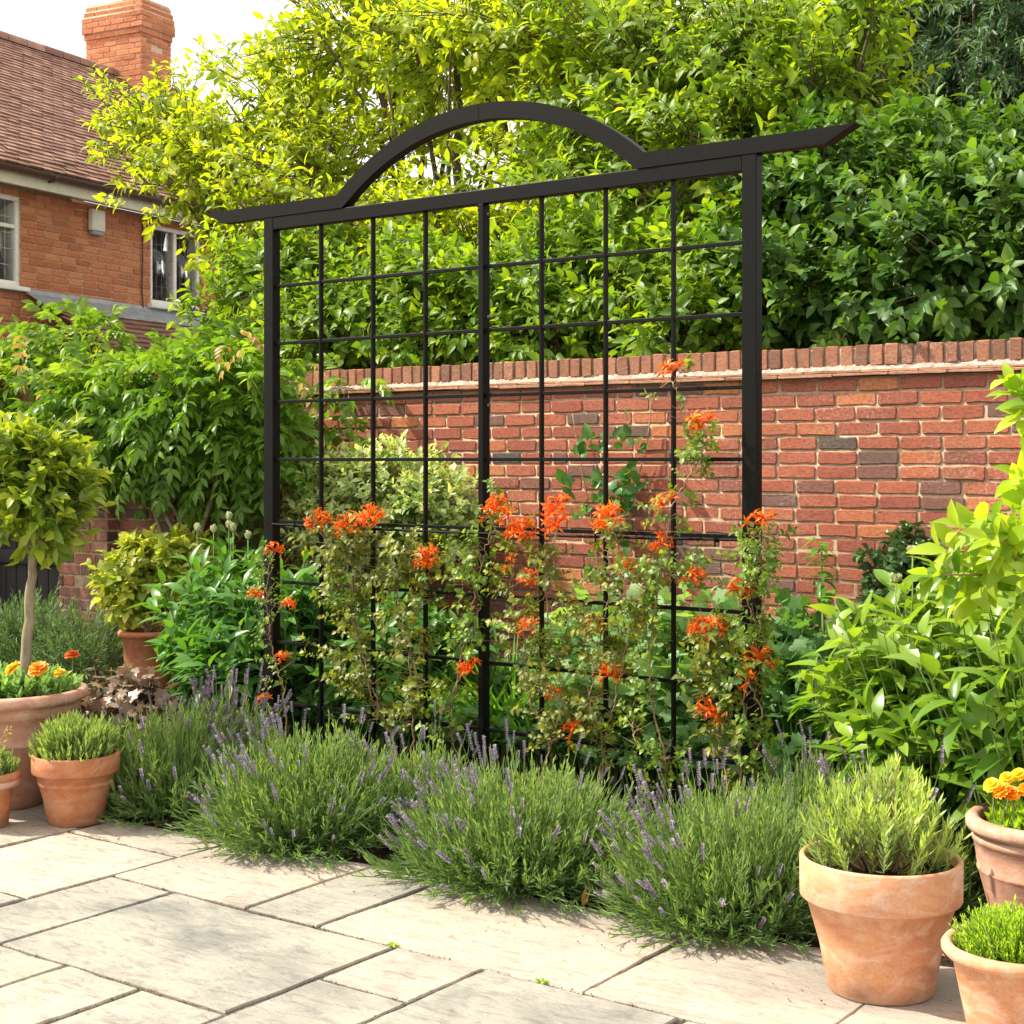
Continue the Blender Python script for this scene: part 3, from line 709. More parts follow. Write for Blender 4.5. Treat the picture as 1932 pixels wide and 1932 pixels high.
mb.build('ridge_tiles', M['tile'], roof)
mb = MB(); box(mb, -6.1, 4.8, -.235, -.212, 4.235, 4.40, .004); box(mb, -6.1, 4.8, -.21, .0, 4.272, 4.29); mb.build('fascia', M['fascia'], root)
mb = MB(); a = np.linspace(PI, 2*PI, 10); pr = [(-.30+math.cos(t)*.06, 4.40+math.sin(t)*.06) for t in a]; k = np.arange(9)
V0 = np.array([(-6.2, p[0], p[1]) for p in pr]); V1 = V0+np.array([11.1, 0, 0]); mb.add(np.concatenate([V0, V1]), [np.stack([k, k+10, k+11, k+1], -1)])
for x in np.arange(-5.6, 4.8, .9):
    tube(mb, [(x, -.24, 4.33), (x, -.30, 4.333), (x, -.365, 4.38)], .012, 6)
mb.build('gutter', M['gutter'], root)
# chimney (ridge at local x where the picture shows it)
c0 = np.array([.62, 2.55]); cw, cd = .68, .98       # along ridge, across
def hx(pxl, back):   # local x where the sight line through column pxl meets depth 'back' behind the wall
    u = (pxl-CX)/F; Z = (11.55+back)/(.459-.889*u); p = np.array([Z*u, Z]); o = np.array([-.2664*16.6, 16.6])
    return float((p-o)@np.array([.459, .889]))
chx = hx(267, 2.5); x0, x1, y0, y1 = chx, chx+.62, 2.5, 3.5
mb = MB()
for (za, zb, e) in ((6.1, 7.35, 0), (7.35, 7.43, .02), (7.43, 7.66, .04), (7.66, 7.74, .02), (7.74, 7.82, 0.0)):
    brickwork(mb, x0-e, x1+e, za, zb, y0-e, L=.225, jit=.001)
    m2_ = MB(); brickwork(m2_, -(y1+e), -(y0-e), za, zb, x0-e, L=.225, jit=.001)
    V = np.concatenate(m2_.V); V2 = np.stack([V[:, 1], -V[:, 0], V[:, 2]], -1); mb.add(V2, [f[:, ::-1] for f in m2_.F], np.concatenate(m2_.T))
    e2 = e
ch = mb.build('chimney', M['hbrick'], roof, smooth=False)
mb = MB()
for (za, zb, e) in ((6.1, 7.35, 0), (7.35, 7.43, .02), (7.43, 7.66, .04), (7.66, 7.74, .02), (7.74, 7.815, 0.0)):
    box(mb, x0-e+.007, x1+e-.007, y0-e+.007, y1+e, za, zb-.001)
box(mb, x0+.02, x1-.02, y0+.02, y1-.02, 7.81, 7.84); mb.build('chimney_mortar', M['hmortar'], roof)
mb = MB()
for k in range(6): 
    s = k*.13; box(mb, x1-.01, x1+.03, y0+s-.02, y0+s+.13, 6.40+s*.73, 6.62+s*.73, .004)
box(mb, x0-.02, x1+.05, y0-.16, y0-.005, 6.32, 6.52, .01)
mb.build('flashing', M['lead'], roof)
# lean-to roof
mb = MB(); lx0, lx1 = -1.08, 4.6
for c_ in range(16):
    n = int((lx1-lx0)/.165); xs_ = lx0+np.arange(n)*.165+(.08 if c_ % 2 else 0)
    a = np.array([0, -1.75, 2.18]); exl = unit(np.array([0, 1.75, .98])); nl_ = np.array([0, -exl[2], exl[1]])
    vv = np.stack([np.c_[xs_+dx, np.zeros(n), np.zeros(n)]+a+exl*(c_*.12+ds)+nl_*dh for dx, ds, dh in ((0, 0, .03), (.161, 0, .03), (.161, .15, .008), (0, .15, .008), (0, 0, .004), (.161, 0, .004))], 1).reshape(-1, 3)
    b = np.arange(n)[:, None, None]*6; f = np.array([[0, 1, 2, 3], [4, 5, 1, 0]]); mb.add(vv, [(b+f[None]).reshape(-1, 4)], np.repeat(rng.random(n)*.5, 6))
mb.build('porch_roof', M['tile'], root, smooth=False)
mb = MB(); V = [(-1.2, -.004, 3.24), (4.6, -.004, 3.2), (4.6, -.25, 3.055), (-1.06, -.25, 3.055), (-1.2, -.03, 3.24)]
mb.add([(-1.25, -.006, 3.25), (4.6, -.006, 3.20), (4.6, -.03, 3.17), (-1.2, -.03, 3.2), (4.6, -.30, 3.03), (-1.1, -.30, 3.03)], [np.array([[0, 3, 2, 1], [3, 5, 4, 2]])])
mb.build('lead_apron', M['lead'], root, smooth=False)
mb = MB(); box(mb, lx0+.05, 4.6, -1.6, -.3, 0, 2.2); mb.build('porch_wall', M['hmortar'], root)
def hpt(px, py):
    u = (px-CX)/F; Z = 11.55/(.459-.889*u); return hx(px, 0), CAMH+(HY-py)/F*Z
ax_, az = hpt(178, 421)
mb = MB(); box(mb, ax_-.10, ax_+.10, -.07, -.003, az-.09, az+.14, .012); al = mb.build('alarm_box', M['alarm'], root)
mb = MB(); box(mb, ax_-.09, ax_+.09, -.06, -.003, az-.135, az-.091, .008); mb.build('alarm_base', M['alarmb'], al)
bx_, bz = hpt(268, 410)
mb = MB(); tube(mb, [(bx_, -.012, bz), (bx_, -.012, bz-.5), (bx_-.01, -.012, bz-.8), (bx_+.0, -.02, 3.17)], .008, 5); mb.build('cable', M['gutter'], root)

# ================================================================== PLANT BUILDERS
def blobsY(lst, k=1.):
    """(px, py, Y, half width px, half height px, half depth m)"""
    out = []
    for (px, py, Y, a, b, dd) in lst:
        u = (px-CX)/F; Z = Y/(.806+.592*u); c = P(px, py, Z)
        out.append((c, (a*Z/F/.9, dd, b*Z/F), k))
    return out
def woody(name_t, mat, root, base, blobs, r0, bend=.3, sides=7, stems=3):
    mb = MB(); base = np.asarray(base, float)
    for i, b in enumerate(blobs):
        c = np.asarray(b[0]); off = rng.normal(size=3)*np.array([.5, .3, .15])*bend
        b0 = base + np.array([rng.normal()*r0*1.5, rng.normal()*r0, 0])
        mid = (b0*.45+c*.55)+off; mid[2] = b0[2]*.35+c[2]*.65
        n = 14; pts = bez(b0, mid, c, n); pts[1:-1] += rng.normal(size=(n-2, 3))*.02*bend
        tube(mb, pts, np.linspace(r0, r0*.3, n), sides)
        for k in range(5):
            t = int(rng.integers(5, n-1)); q = c + rdir(1)[0]*np.asarray(b[1])*.85
            tube(mb, bez(pts[t], (pts[t]+q)/2+rng.normal(size=3)*.08, q, 6), np.linspace(r0*.4, r0*.1, 6), 5)
    return mb.build(name_t, mat, root)
def foliage(name, mat, root, blobs, n, tl, L, W, T, nl=9, twigmb=None, **kw):
    bk = {k: kw.pop(k) for k in ('shell', 'lump') if k in kw}; upb = kw.pop('upb', .35)
    B, D, k = blob_pts(blobs, n, up=upb, **bk)
    g = B[:, 2] > .02; B, D, k = B[g], D[g], k[g]
    mb = MB(); sprigs(mb, B, D, nl, tl, L, W, T, **kw)
    o = mb.build(name, mat, root)
    if twigmb is not None:
        C = np.array([b[0] for b in blobs])[k]
        twigs(twigmb, B+(C-B)*.25+rng.normal(size=B.shape)*.03, B+D*tl*.95, .004*twigmb.s, .0015*twigmb.s)
    return o

# ------------------------------------------------ trees behind the wall
tr = [(325, 240, 10.2, 80, 75, .7), (400, 320, 9.8, 105, 85, .8), (520, 440, 9.6, 85, 95, .8), (560, 200, 10.4, 110, 100, .9), (620, 330, 9.8, 130, 110, .9),
      (700, 70, 10.6, 150, 110, 1.), (860, 100, 10.2, 170, 140, 1.), (1050, 60, 10., 190, 150, 1.), (780, 440, 9.6, 140, 90, .8), (1060, 330, 10., 130, 120, .9),
      (1250, 150, 9.8, 190, 150, 1.), (1200, 380, 9.4, 170, 110, .8), (1450, 120, 9.6, 150, 120, .8), (1390, 300, 9.2, 140, 100, .7), (1560, 190, 9.2, 85, 65, .6), (920, 480, 9.5, 150, 80, .8), (1640, 15, 9.2, 55, 30, .4), (250, 260, 10.1, 30, 40, .3)]
for lab_, side_, bx_px, mt_, n_ in (('large spreading tree with flare yellow painted into its leaves above the wall and under the arch', 0, 900, 'tree', 3300), ('mid green part of the tree crown at the upper right, beyond the right end of the trellis arch', 1, 1400, 'treeg', 2000)):  # crown split in two; flare yellow is put into the left part's leaves
  B_ = blobsY([t_ for t_ in tr if (t_[0] > 1190) == bool(side_)])
  root = empty('leafy_tree', PY(bx_px, 868, 9.8)*np.array([1, 1, 0]), lab_, 'tree', 'leafy trees behind the wall')
  b0 = np.array([root.location.x, root.location.y, 0])
  woody('trunk', M['bark'], root, b0, B_, .085, .8)
  tm = MB(); tm.s = 1.6
  foliage('crown', M[mt_], root, B_, n_, .24, .125, .027, T_MED, 8, tm, shell=.25, lump=.4, ang=1.15, droop=.18, up=.5, base=.35, var=.4, tipb=.3, bend=.3)
  tm.build('twigs', M['bark'], root, smooth=False); loc(root)

def shrub(name, label, cat, lst, leafm, n, tl, L, W, T, nl, barkm='bark', group=None, r0=.03, basep=None, tw=1., **kw):
    B_ = blobsY(lst)
    c = np.mean([b[0] for b in B_], 0)
    root = empty(name, (c[0], c[1], 0), label, cat, group)
    woody('stems', M[barkm], root, (c[0], c[1], 0) if basep is None else basep, B_, r0)
    tm = MB(); tm.s = tw
    foliage('foliage', M[leafm], root, B_, n, tl, L, W, T, nl, tm, **kw)
    tm.build('twigs', M[barkm], root, smooth=False)
    return root
hk = dict(shell=.3, lump=.32, ang=1.1, droop=.12, up=.5, bend=.28, base=.35, var=.4, tipb=.3)
a = shrub('hedge_shrub', 'green leafy shrub behind the left half of the trellis, above the coping', 'shrub',
      [(560, 540, 8.7, 100, 90, .5), (700, 600, 8.5, 130, 90, .5), (840, 560, 8.6, 110, 100, .5), (620, 640, 8.3, 110, 60, .4), (475, 590, 8.8, 65, 70, .5), (850, 650, 8.4, 90, 55, .4)], 'hedge', 1500, .2, .11, .026, T_MED, 8, group='shrubs showing over the brick wall', **hk); loc(a)
a = shrub('hedge_shrub', 'green leafy shrub behind the right half of the trellis, above the coping', 'shrub',
      [(980, 580, 8.5, 110, 100, .5), (1120, 540, 8.6, 120, 110, .5), (1260, 560, 8.4, 120, 100, .5), (1380, 540, 8.4, 90, 110, .5), (1050, 640, 8.2, 110, 60, .4), (1330, 620, 8.1, 110, 70, .4)], 'hedge', 1650, .2, .11, .027, T_MED, 8, group='shrubs showing over the brick wall', **hk); loc(a)
a = shrub('hedge_shrub', 'broad deep green shrub over the wall right of the trellis', 'shrub',
      [(1500, 540, 8.4, 120, 110, .5), (1560, 380, 8.7, 120, 110, .5), (1640, 570, 8.3, 130, 90, .5), (1700, 420, 8.5, 130, 120, .5), (1750, 300, 8.9, 90, 50, .5), (1830, 520, 8.3, 140, 110, .6), (1890, 390, 8.6, 110, 80, .5), (1980, 500, 8.4, 120, 150, .6), (1500, 400, 8.8, 90, 90, .5), (2100, 440, 8.6, 120, 150, .6), (1930, 300, 8.7, 50, 60, .4)], 'hedge2', 3900, .2, .108, .029, T_MED, 8, group='shrubs showing over the brick wall', **hk); loc(a)
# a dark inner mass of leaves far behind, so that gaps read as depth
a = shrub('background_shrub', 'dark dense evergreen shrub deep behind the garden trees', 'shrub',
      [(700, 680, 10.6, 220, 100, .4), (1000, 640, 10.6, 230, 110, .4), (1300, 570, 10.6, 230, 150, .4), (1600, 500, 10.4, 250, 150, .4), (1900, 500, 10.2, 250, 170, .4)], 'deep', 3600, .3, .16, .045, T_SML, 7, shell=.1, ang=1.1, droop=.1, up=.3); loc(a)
# conifer
lst = [(1650, 60, 12.2, 150, 120, .9), (1800, 120, 12., 170, 130, .9), (1920, 60, 12., 150, 140, .9), (1780, 270, 12., 150, 90, .8), (1930, 230, 12., 140, 110, .9), (2050, 130, 12., 150, 180, .9), (1700, -60, 12.4, 180, 90, .9), (1900, -80, 12.4, 180, 90, .9)]
B_ = blobsY(lst)
root = empty('conifer_tree', PY(1850, 868, 12.3)*np.array([1, 1, 0]), 'dark drooping conifer in the top right corner', 'tree')
woody('trunk', M['bark'], root, (root.location.x, root.location.y, 0), B_, .1, .5)
Bp, Dd, k = blob_pts(B_, 3600, .45, up=-.6, lump=.3)
Dd[:, 2] -= .5; Dd = unit(Dd)
mb = MB(); sprigs(mb, Bp, Dd, 22, .42, .10, .0085, T_NAR, ang=.75, droop=.25, up=.1, base=.35, var=.4, closed=.3, jit=.2); mb.build('crown', M['conifer'], root)
tm = MB(); C = np.array([b[0] for b in B_])[k]; twigs(tm, Bp+(C-Bp)*.3, Bp+Dd*.3, .008, .003); tm.build('twigs', M['bark'], root, smooth=False); loc(root)

# ------------------------------------------------ wisteria on the side wall
wb = [(60, 740, 6.5, 120, 80, .45), (140, 650, 6.6, 55, 50, .3), (230, 765, 6.4, 125, 80, .5), (335, 715, 6.5, 90, 40, .35), (405, 765, 6.5, 105, 85, .45), (330, 815, 6.35, 130, 60, .4), (455, 840, 6.5, 60, 75, .35),
      (455, 690, 6.7, 60, 50, .3), (560, 800, 7.2, 20, 35, .08), (655, 820, 7.25, 16, 24, .06), (170, 810, 6.2, 80, 45, .3), (20, 680, 6.5, 70, 25, .3), (-60, 750, 6.4, 100, 110, .4), (650, 725, 7.2, 22, 25, .12)]
B_ = blobsY(wb)
root = empty('wisteria', P(385, 868, 9.3)*np.array([1, 1, 0]), 'wisteria with feathery light green leaves spilling over the left wall', 'climbing plant')
base = PY(350, 1150, 6.35); base[2] = 0
mb = MB()
for (a, b, c) in (((362, 1060), (300, 950), (215, 890)), ((368, 1040), (330, 960), (285, 900)), ((350, 1080), (300, 1000), (250, 800)), ((372, 1020), (400, 940), (420, 850)), ((370, 1060), (340, 930), (380, 760))):
    q = [base+rng.normal(size=3)*.01, PY(*a, 6.33), PY(*b, 6.36), PY(*c, 6.4)]
    q = np.array(q); t = np.linspace(0, 3, 22); pts = np.stack([np.interp(t, range(4), q[:, k]) for k in range(3)], -1)
    for _ in range(3): pts[1:-1] = (pts[:-2]+pts[1:-1]*2+pts[2:])/4
    tube(mb, pts, np.linspace(.022, .009, 22), 8)
for b in B_:
    s = PY(340, 930, 6.42); c = np.asarray(b[0]); tube(mb, bez(s, (s+c)/2+rng.normal(size=3)*.12+np.array([0, 0, .1]), c, 12), np.linspace(.012, .004, 12), 6)
mb.build('stems', M['barkl'], root)
def compound(mb, B, D, n_pair, rl, L, W, base=.4, droop=.5, mbst=None, var=.4):
    Sn = len(B); D = unit(D); side = unit(np.cross(D, np.array([0, 0, 1.])+rng.normal(size=(Sn, 3))*.3)); up = np.cross(side, D)
    so = rng.random(Sn)*var
    dr = droop*(.5+rng.random(Sn))[:, None]
    def pos(t): return B + D*rl*t + np.array([0, 0, -1.])*dr*rl*t*t
    for i in range(n_pair):
        t = .2+.75*i/(n_pair-1); p = pos(t); tg = unit(D+np.array([0, 0, -2.])*dr*t)
        for s in (-1, 1):
            dd = unit(tg*.62+side*s+rng.normal(size=(Sn, 3))*.14-np.array([0, 0, .22]))
            sz = (1-.35*abs(t-.5))*(.85+.3*rng.random(Sn))
            leaves(mb, p, dd, unit(up+rng.normal(size=(Sn, 3))*.25), L*sz, W*sz, T_MED, .3, .3, np.clip(base-.1+so+rng.normal(size=Sn)*.07, 0, 1))
    tg = unit(D+np.array([0, 0, -2.])*dr)
    leaves(mb, pos(.97), tg, unit(up), L, W, T_MED, .3, .3, np.clip(base-.1+so, 0, 1))
    if mbst is not None: twigs(mbst, B, pos(.5), .0018, .0014); twigs(mbst, pos(.5), pos(.97), .0014, .001)
Bp, Dd, k = blob_pts(B_, 1650, .35, up=.15, lump=.2)
Dd[:, 1] -= .25; Dd = unit(Dd)
mb = MB(); ms = MB()
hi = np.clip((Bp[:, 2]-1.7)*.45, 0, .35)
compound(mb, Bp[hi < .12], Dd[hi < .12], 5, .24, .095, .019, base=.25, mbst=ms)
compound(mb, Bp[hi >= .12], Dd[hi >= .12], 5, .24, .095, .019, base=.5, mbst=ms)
mb.build('foliage', M['wist'], root); ms.build('leaf_stalks', M['gstem'], root, smooth=False)
q = np.array([PY(px_, py_, 6.05) for px_, py_ in ((155, 725), (70, 745), (110, 690), (440, 655), (455, 640), (30, 640), (560, 700))]); q = np.repeat(q, 2, 0)+rng.normal(size=(14, 3))*.03
mb = MB(); compound(mb, q, rdir(14), 4, .14, .07, .014, droop=1.); mb.build('dry_leaves', M['wistdry'], root)
loc(root)

# ------------------------------------------------ euonymus etc. against the wall
a = shrub('variegated_shrub', 'pale variegated shrub against the wall seen through the lower trellis', 'shrub',
      [(640, 950, 6.95, 80, 75, .25), (740, 930, 6.95, 90, 70, .28), (820, 970, 6.9, 75, 65, .25), (700, 1010, 6.85, 110, 60, .25), (620, 1000, 6.9, 60, 60, .2), (860, 990, 6.95, 40, 40, .15)], 'euon', 1050, .13, .062, .017, T_MED, 9, shell=.4, ang=1., droop=.05, up=.5, base=.45, var=.45, tipb=.35, r0=.015, tw=.6); loc(a)
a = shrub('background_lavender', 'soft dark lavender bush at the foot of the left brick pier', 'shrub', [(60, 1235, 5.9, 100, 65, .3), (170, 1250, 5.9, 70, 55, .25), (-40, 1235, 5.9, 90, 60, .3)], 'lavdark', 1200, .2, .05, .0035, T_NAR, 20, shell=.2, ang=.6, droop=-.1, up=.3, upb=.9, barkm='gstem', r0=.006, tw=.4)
mb = MB(); 
for q in range(34):
    c = PY(rng.uniform(-20, 220), rng.uniform(1140, 1230), 5.75+rng.random()*.3)
    n = 12; pp = c+np.c_[rng.normal(size=(n, 2))*.004, np.linspace(0, .04, n)]; leaves(mb, pp, unit(rng.normal(size=(n, 3))+np.array([0, 0, .5])), rdir(n), .008, .003, T_SML, tint=.7)
    twigs(mb, (c-np.array([0, 0, .25]))[None], c[None]+np.array([[0, 0, .03]]), .0012, .001)
tag(mb.build('flower_spikes', M['floret'], a), kind='stuff'); loc(a)

def herb(name, label, cat, spots, leafm, T, L, W, nst, nl, h, spread, stemm='gstem', group=None, start=.25, droop=.12, lean=.35, ang=1.2, base=.35, tipb=.35, up=.5, bend=.3, fold=.35, closed=.5, tl_=.55):
    """many upright stems from the ground, leaves along the upper part of each"""
    c = np.mean([s[0] for s in spots], 0); root = empty(name, (c[0], c[1], 0), label, cat, group)
    mb = MB(); ms = MB()
    for (ct, rr, hh) in spots:
        n = nst; a = rng.random(n)*2*PI; q = np.sqrt(rng.random(n))
        rad = np.stack([np.cos(a), np.sin(a)], -1)
        tip = np.array(ct)[None, :2]+rad*(q*rr)[:, None]; b = np.array(ct)[None, :2]+rad*(q*rr*.35)[:, None]
        H = hh*(.62+.38*np.sqrt(np.maximum(0, 1-q*q*.85)))*(.8+.25*rng.random(n))
        A0 = np.c_[b, np.zeros(n)]; A1 = np.c_[tip, H]
        mid = (A0+A1)/2+np.c_[rad*(-.03), np.full(n, .05)]
        twigs(ms, A0, mid, .005, .004); twigs(ms, mid, A1, .004, .0025)
        D = unit(A1-mid+np.c_[rad*(q*lean)[:, None]*.3, np.zeros(n)])
        sb = A1-D*(hh*tl_)
        sprigs(mb, sb, D, nl, hh*tl_, L, W, T, ang=ang, droop=droop, up=up, bend=bend, fold=fold, base=base, tipb=tipb, closed=closed, var=.3)
    mb.build('foliage', M[leafm], root); ms.build('stems', M[stemm], root, smooth=False)
    return root
def gp(px, Y):
    p = PY(px, 868, Y); p[2] = 0; return p
a = herb('peony_plant', 'lush dark green peony clump left of the trellis with pale buds', 'plant', [(gp(430, 5.85), .42, 1.0), (gp(385, 5.6), .24, .62), (gp(540, 5.8), .36, .95), (gp(450, 5.5), .3, .62)], 'peony', T_BIG, .17, .026, 75, 13, 1., .4)
for (px_, py_) in ((372, 1003), (403, 1006), (432, 982), (440, 1003), (432, 998), (468, 1018)):
    mb = MB(); c = PY(px_, py_, 5.9); n = 9; aa = np.arange(n)*2.4
    D = np.stack([np.cos(aa)*.6, np.sin(aa)*.6, np.full(n, .6)], -1); leaves(mb, np.repeat(c[None], n, 0), D, -D+np.array([0, 0, .6]), .04, .017, T_RND, -.5, .4, rng.random(n))
    f = mb.build('bud', M['cream'], a); mb = MB(); tube(mb, [c, c-np.array([0, 0, .3])], .003, 5); mb.build('bud_stalk', M['gstem'], f)
loc(a)
a = herb('leafy_perennial', 'deep green leafy plant behind the lower left trellis bars', 'plant', [(gp(640, 6.1), .35, .85), (gp(740, 6.0), .33, .8), (gp(830, 6.1), .3, .72), (gp(700, 5.8), .3, .55)], 'peony', T_BIG, .14, .026, 60, 12, 1., .4); loc(a)
# strap-leaved plant
root = empty('strap_leaved_plant', gp(960, 6.1), 'clump of long arching strap leaves behind the centre of the trellis', 'plant')
mb = MB()
for (ct, n, hh) in ((gp(960, 6.15), 110, .7), (gp(890, 6.0), 80, .55), (gp(1010, 5.9), 80, .5)):
    a_ = rng.random(n)*2*PI; rad = np.stack([np.cos(a_), np.sin(a_), np.zeros(n)], -1)
    D = unit(rad*(.25+.5*rng.random(n))[:, None]+np.array([0, 0, 1])); leaves(mb, ct+rad*.05, D, unit(np.array([0, 0, .3])-rad*1.), hh*(.8+.5*rng.random(n)), .011, T_BIG, .45, .6, .3+.5*rng.random(n))
mb.build('foliage', M['strap'], root); loc(root)
a = herb('mallow_plant', 'pale green lobed leaf plant behind the lower right trellis panes', 'plant', [(gp(1110, 6.3), .34, .82), (gp(1220, 6.3), .34, .86), (gp(1330, 6.25), .34, .92), (gp(1250, 5.95), .3, .66), (gp(1130, 5.9), .3, .6)], 'mallow', T_LOB, .105, .09, 60, 8, 1., .4, ang=1.35, base=.4, fold=.12, bend=.15, up=1.); loc(a)
a = herb('mallow_plant', 'green lobed leaf plant by the wall between trellis and glossy bush', 'plant', [(gp(1470, 6.5), .3, .86), (gp(1560, 6.6), .3, .84), (gp(1500, 6.1), .3, .66)], 'mallowd', T_LOB, .1, .085, 60, 8, 1., .4, ang=1.3, base=.35, fold=.12, bend=.15, up=1.)
mb = MB(); c0_ = gp(1550, 6.6); top = PY(1550, 1030, 6.6); tube(mb, [c0_, (c0_+top)/2+np.array([.01, 0, 0]), top], [.008, .006, .004], 6); st_ = mb.build('tall_shoot', M['gstem'], a)
mb = MB(); sprigs(mb, np.array([top-np.array([0, 0, .22])]*3), np.array([[0, 0, 1.]]*3)+rng.normal(size=(3, 3))*.1, 12, .26, .10, .016, T_MED, ang=1.2, droop=.5, bend=.6); mb.build('shoot_leaves', M['strap'], st_)
loc(a)
# low filler leaves at the foot of everything behind the trellis
a = herb('ground_cover_plant', 'low dark leaves carpeting the bed behind the lavender', 'ground cover', [(gp(x, 5.75), .28, .36) for x in range(560, 1500, 95)]+[(gp(x, 6.4), .3, .45) for x in range(560, 1650, 120)], 'mallowd', T_LOB7, .085, .075, 34, 7, 1., .4, ang=1.3, fold=.12, up=1., base=.25); a['kind'] = 'stuff'; loc(a)
# ivy tufts on the wall
for (lst, lab) in (([(1640, 1050, 7.3, 14, 32, .05), (1655, 1100, 7.28, 34, 28, .07), (1690, 1140, 7.25, 50, 40, .1)], 'small dark ivy tuft climbing the wall beyond the mallow'), ([(1712, 1035, 7.3, 26, 20, .06), (1735, 1075, 7.28, 34, 30, .08)], 'small dark ivy tuft on the wall nearest the glossy bush')):
    a = shrub('ivy', lab, 'climbing plant', lst, 'ivy', 90, .07, .05, .022, T_MED, 7, r0=.004, tw=.4, shell=.2, group='ivy tufts on the brick wall', basep=PY(lst[0][0]+20, 1250, 7.3)*np.array([1, 1, 0])); loc(a)
# wall climber behind trellis
root = empty('wall_climber', gp(1165, 7.3), 'thin climber with a few broad leaves on the wall behind the trellis', 'climbing plant')
mb = MB(); paths = [[(1150, 1250), (1165, 1080), (1170, 960), (1205, 860)], [(1150, 1250), (1120, 1000), (1100, 900), (1080, 780)], [(1165, 1080), (1185, 1000), (1195, 930), (1222, 840), (1230, 745), (1262, 720)]]
PTS = []
for p_ in paths:
    q = np.array([PY(a_, b_, 7.33) for a_, b_ in p_]); t = np.linspace(0, len(q)-1, 26); pts = np.stack([np.interp(t, range(len(q)), q[:, k]) for k in range(3)], -1)
    for _ in range(3): pts[1:-1] = (pts[:-2]+pts[1:-1]*2+pts[2:])/4
    tube(mb, pts, np.linspace(.006, .003, 26), 6); PTS.append(pts)
mb.build('stems', M['stem'], root)
mb = MB(); spots_ = [(1170, 930), (1185, 905), (1150, 945), (1195, 880), (1120, 905), (1130, 940), (1205, 850), (1110, 830), (1175, 820), (1195, 940), (1190, 965), (1160, 980), (1145, 915), (1200, 1045), (1170, 1080), (1120, 1060), (1060, 905), (1100, 830), (1150, 830), (1180, 1010), (1100, 950)]
q = np.repeat(np.array([PY(a_, b_, 7.26) for a_, b_ in spots_]), 4, 0); q += rng.normal(size=q.shape)*np.array([.04, .015, .04]); n = len(q)
leaves(mb, q, unit(rng.normal(size=(n, 3))*np.array([1, .3, 1])+np.array([0, -.3, -.3])), unit(rng.normal(size=(n, 3))*.4+np.array([0, -1, .5])), .05+.07*rng.random(n), .02+.02*rng.random(n), T_BIG, .3, .3, .3+.5*rng.random(n))
mb.build('foliage', M['peony'], root); loc(root)

# glossy peony-like bush on the right
a = herb('glossy_leaf_bush', 'large bush of long glossy leaves behind the biggest clay pot', 'shrub', [(gp(1790, 5.3), .44, 1.1), (gp(1715, 5.3), .36, .95), (gp(1655, 5.3), .26, .74), (gp(1900, 5.25), .42, 1.12), (gp(1760, 5.1), .32, .72), (gp(1890, 5.05), .3, .75), (gp(1990, 5.0), .45, 1.15)], 'peonyr', T_BIG, .155, .029, 58, 12, 1., .45, ang=1.15, droop=.14, tipb=.5)
for (px_, py_) in ((1722, 1048), (1690, 1100), (1800, 1075), (1780, 1120)):
    mb = MB(); c = PY(px_, py_, 5.2); n = 10; aa = np.arange(n)*2.4
    D = np.stack([np.cos(aa)*.7, np.sin(aa)*.7, np.full(n, .5)], -1); leaves(mb, np.repeat(c[None], n, 0), D, -D+np.array([0, 0, .6]), .035, .014, T_RND, -.4, .4, rng.random(n))
    f = mb.build('bud', M['cream'], a); mb = MB(); tube(mb, [c, c-np.array([0, 0, .15]), c-np.array([.02, 0, .4])], .003, 5); mb.build('bud_stalk', M['gstem'], f)
loc(a)
root = empty('laurel_shrub', P(2130, 868, 5.25)*np.array([1, 1, 0]), 'shrub with bright sunlit laurel leaves reaching in from the right edge', 'shrub')
ms = MB(); mb = MB(); tips = [(1775, 1085, 4.45), (1800, 1040, 4.5), (1830, 1000, 4.5), (1870, 985, 4.5), (1900, 1050, 4.45), (1930, 1010, 4.5), (1850, 1090, 4.6), (1925, 735, 4.6), (1935, 760, 4.6), (1935, 905, 4.6), (1960, 1100, 4.5), (2000, 900, 4.5), (2010, 740, 4.6), (2060, 980, 4.6), (2110, 760, 4.7), (2150, 860, 4.8), (2180, 960, 4.9), (2120, 1060, 4.7), (2170, 1120, 4.9), (2080, 660, 4.7), (2140, 700, 4.9), (2220, 1040, 5.1), (2080, 1150, 4.8), (2130, 930, 5.2), (2060, 830, 4.9), (1880, 1020, 4.4), (1940, 1090, 4.35)]
o_ = P(2110, 1100, 5.0)
BB = []; DD = []
for (a_, b_, z_) in tips:
    t = P(a_, b_, z_); s = P(2085, (b_+1100)/2+20, 4.85); pts = bez(s, (s+t)/2+np.array([0, 0, .03]), t, 9); tube(ms, pts, np.linspace(.009, .0025, 9), 6)
    d_ = unit(pts[-1]-pts[-3]); BB.append(pts[-1]-d_*.10); DD.append(d_); BB.append(pts[-3]-d_*.05); DD.append(unit(d_+rng.normal(size=3)*.5))
tube(ms, bez(P(2130, 868, 5.25)*np.array([1, 1, 0]), o_, P(2060, 700, 4.7), 16), np.linspace(.018, .007, 16), 8)
ms.build('stems', M['stem'], root); sprigs(mb, np.array(BB), np.array(DD), 10, .16, .115, .026, T_BIG, ang=1.05, droop=.05, up=.7, base=.5, tipb=.4, bend=.22, fold=.3)
mb.build('foliage', M['laurel'], root); loc(root)

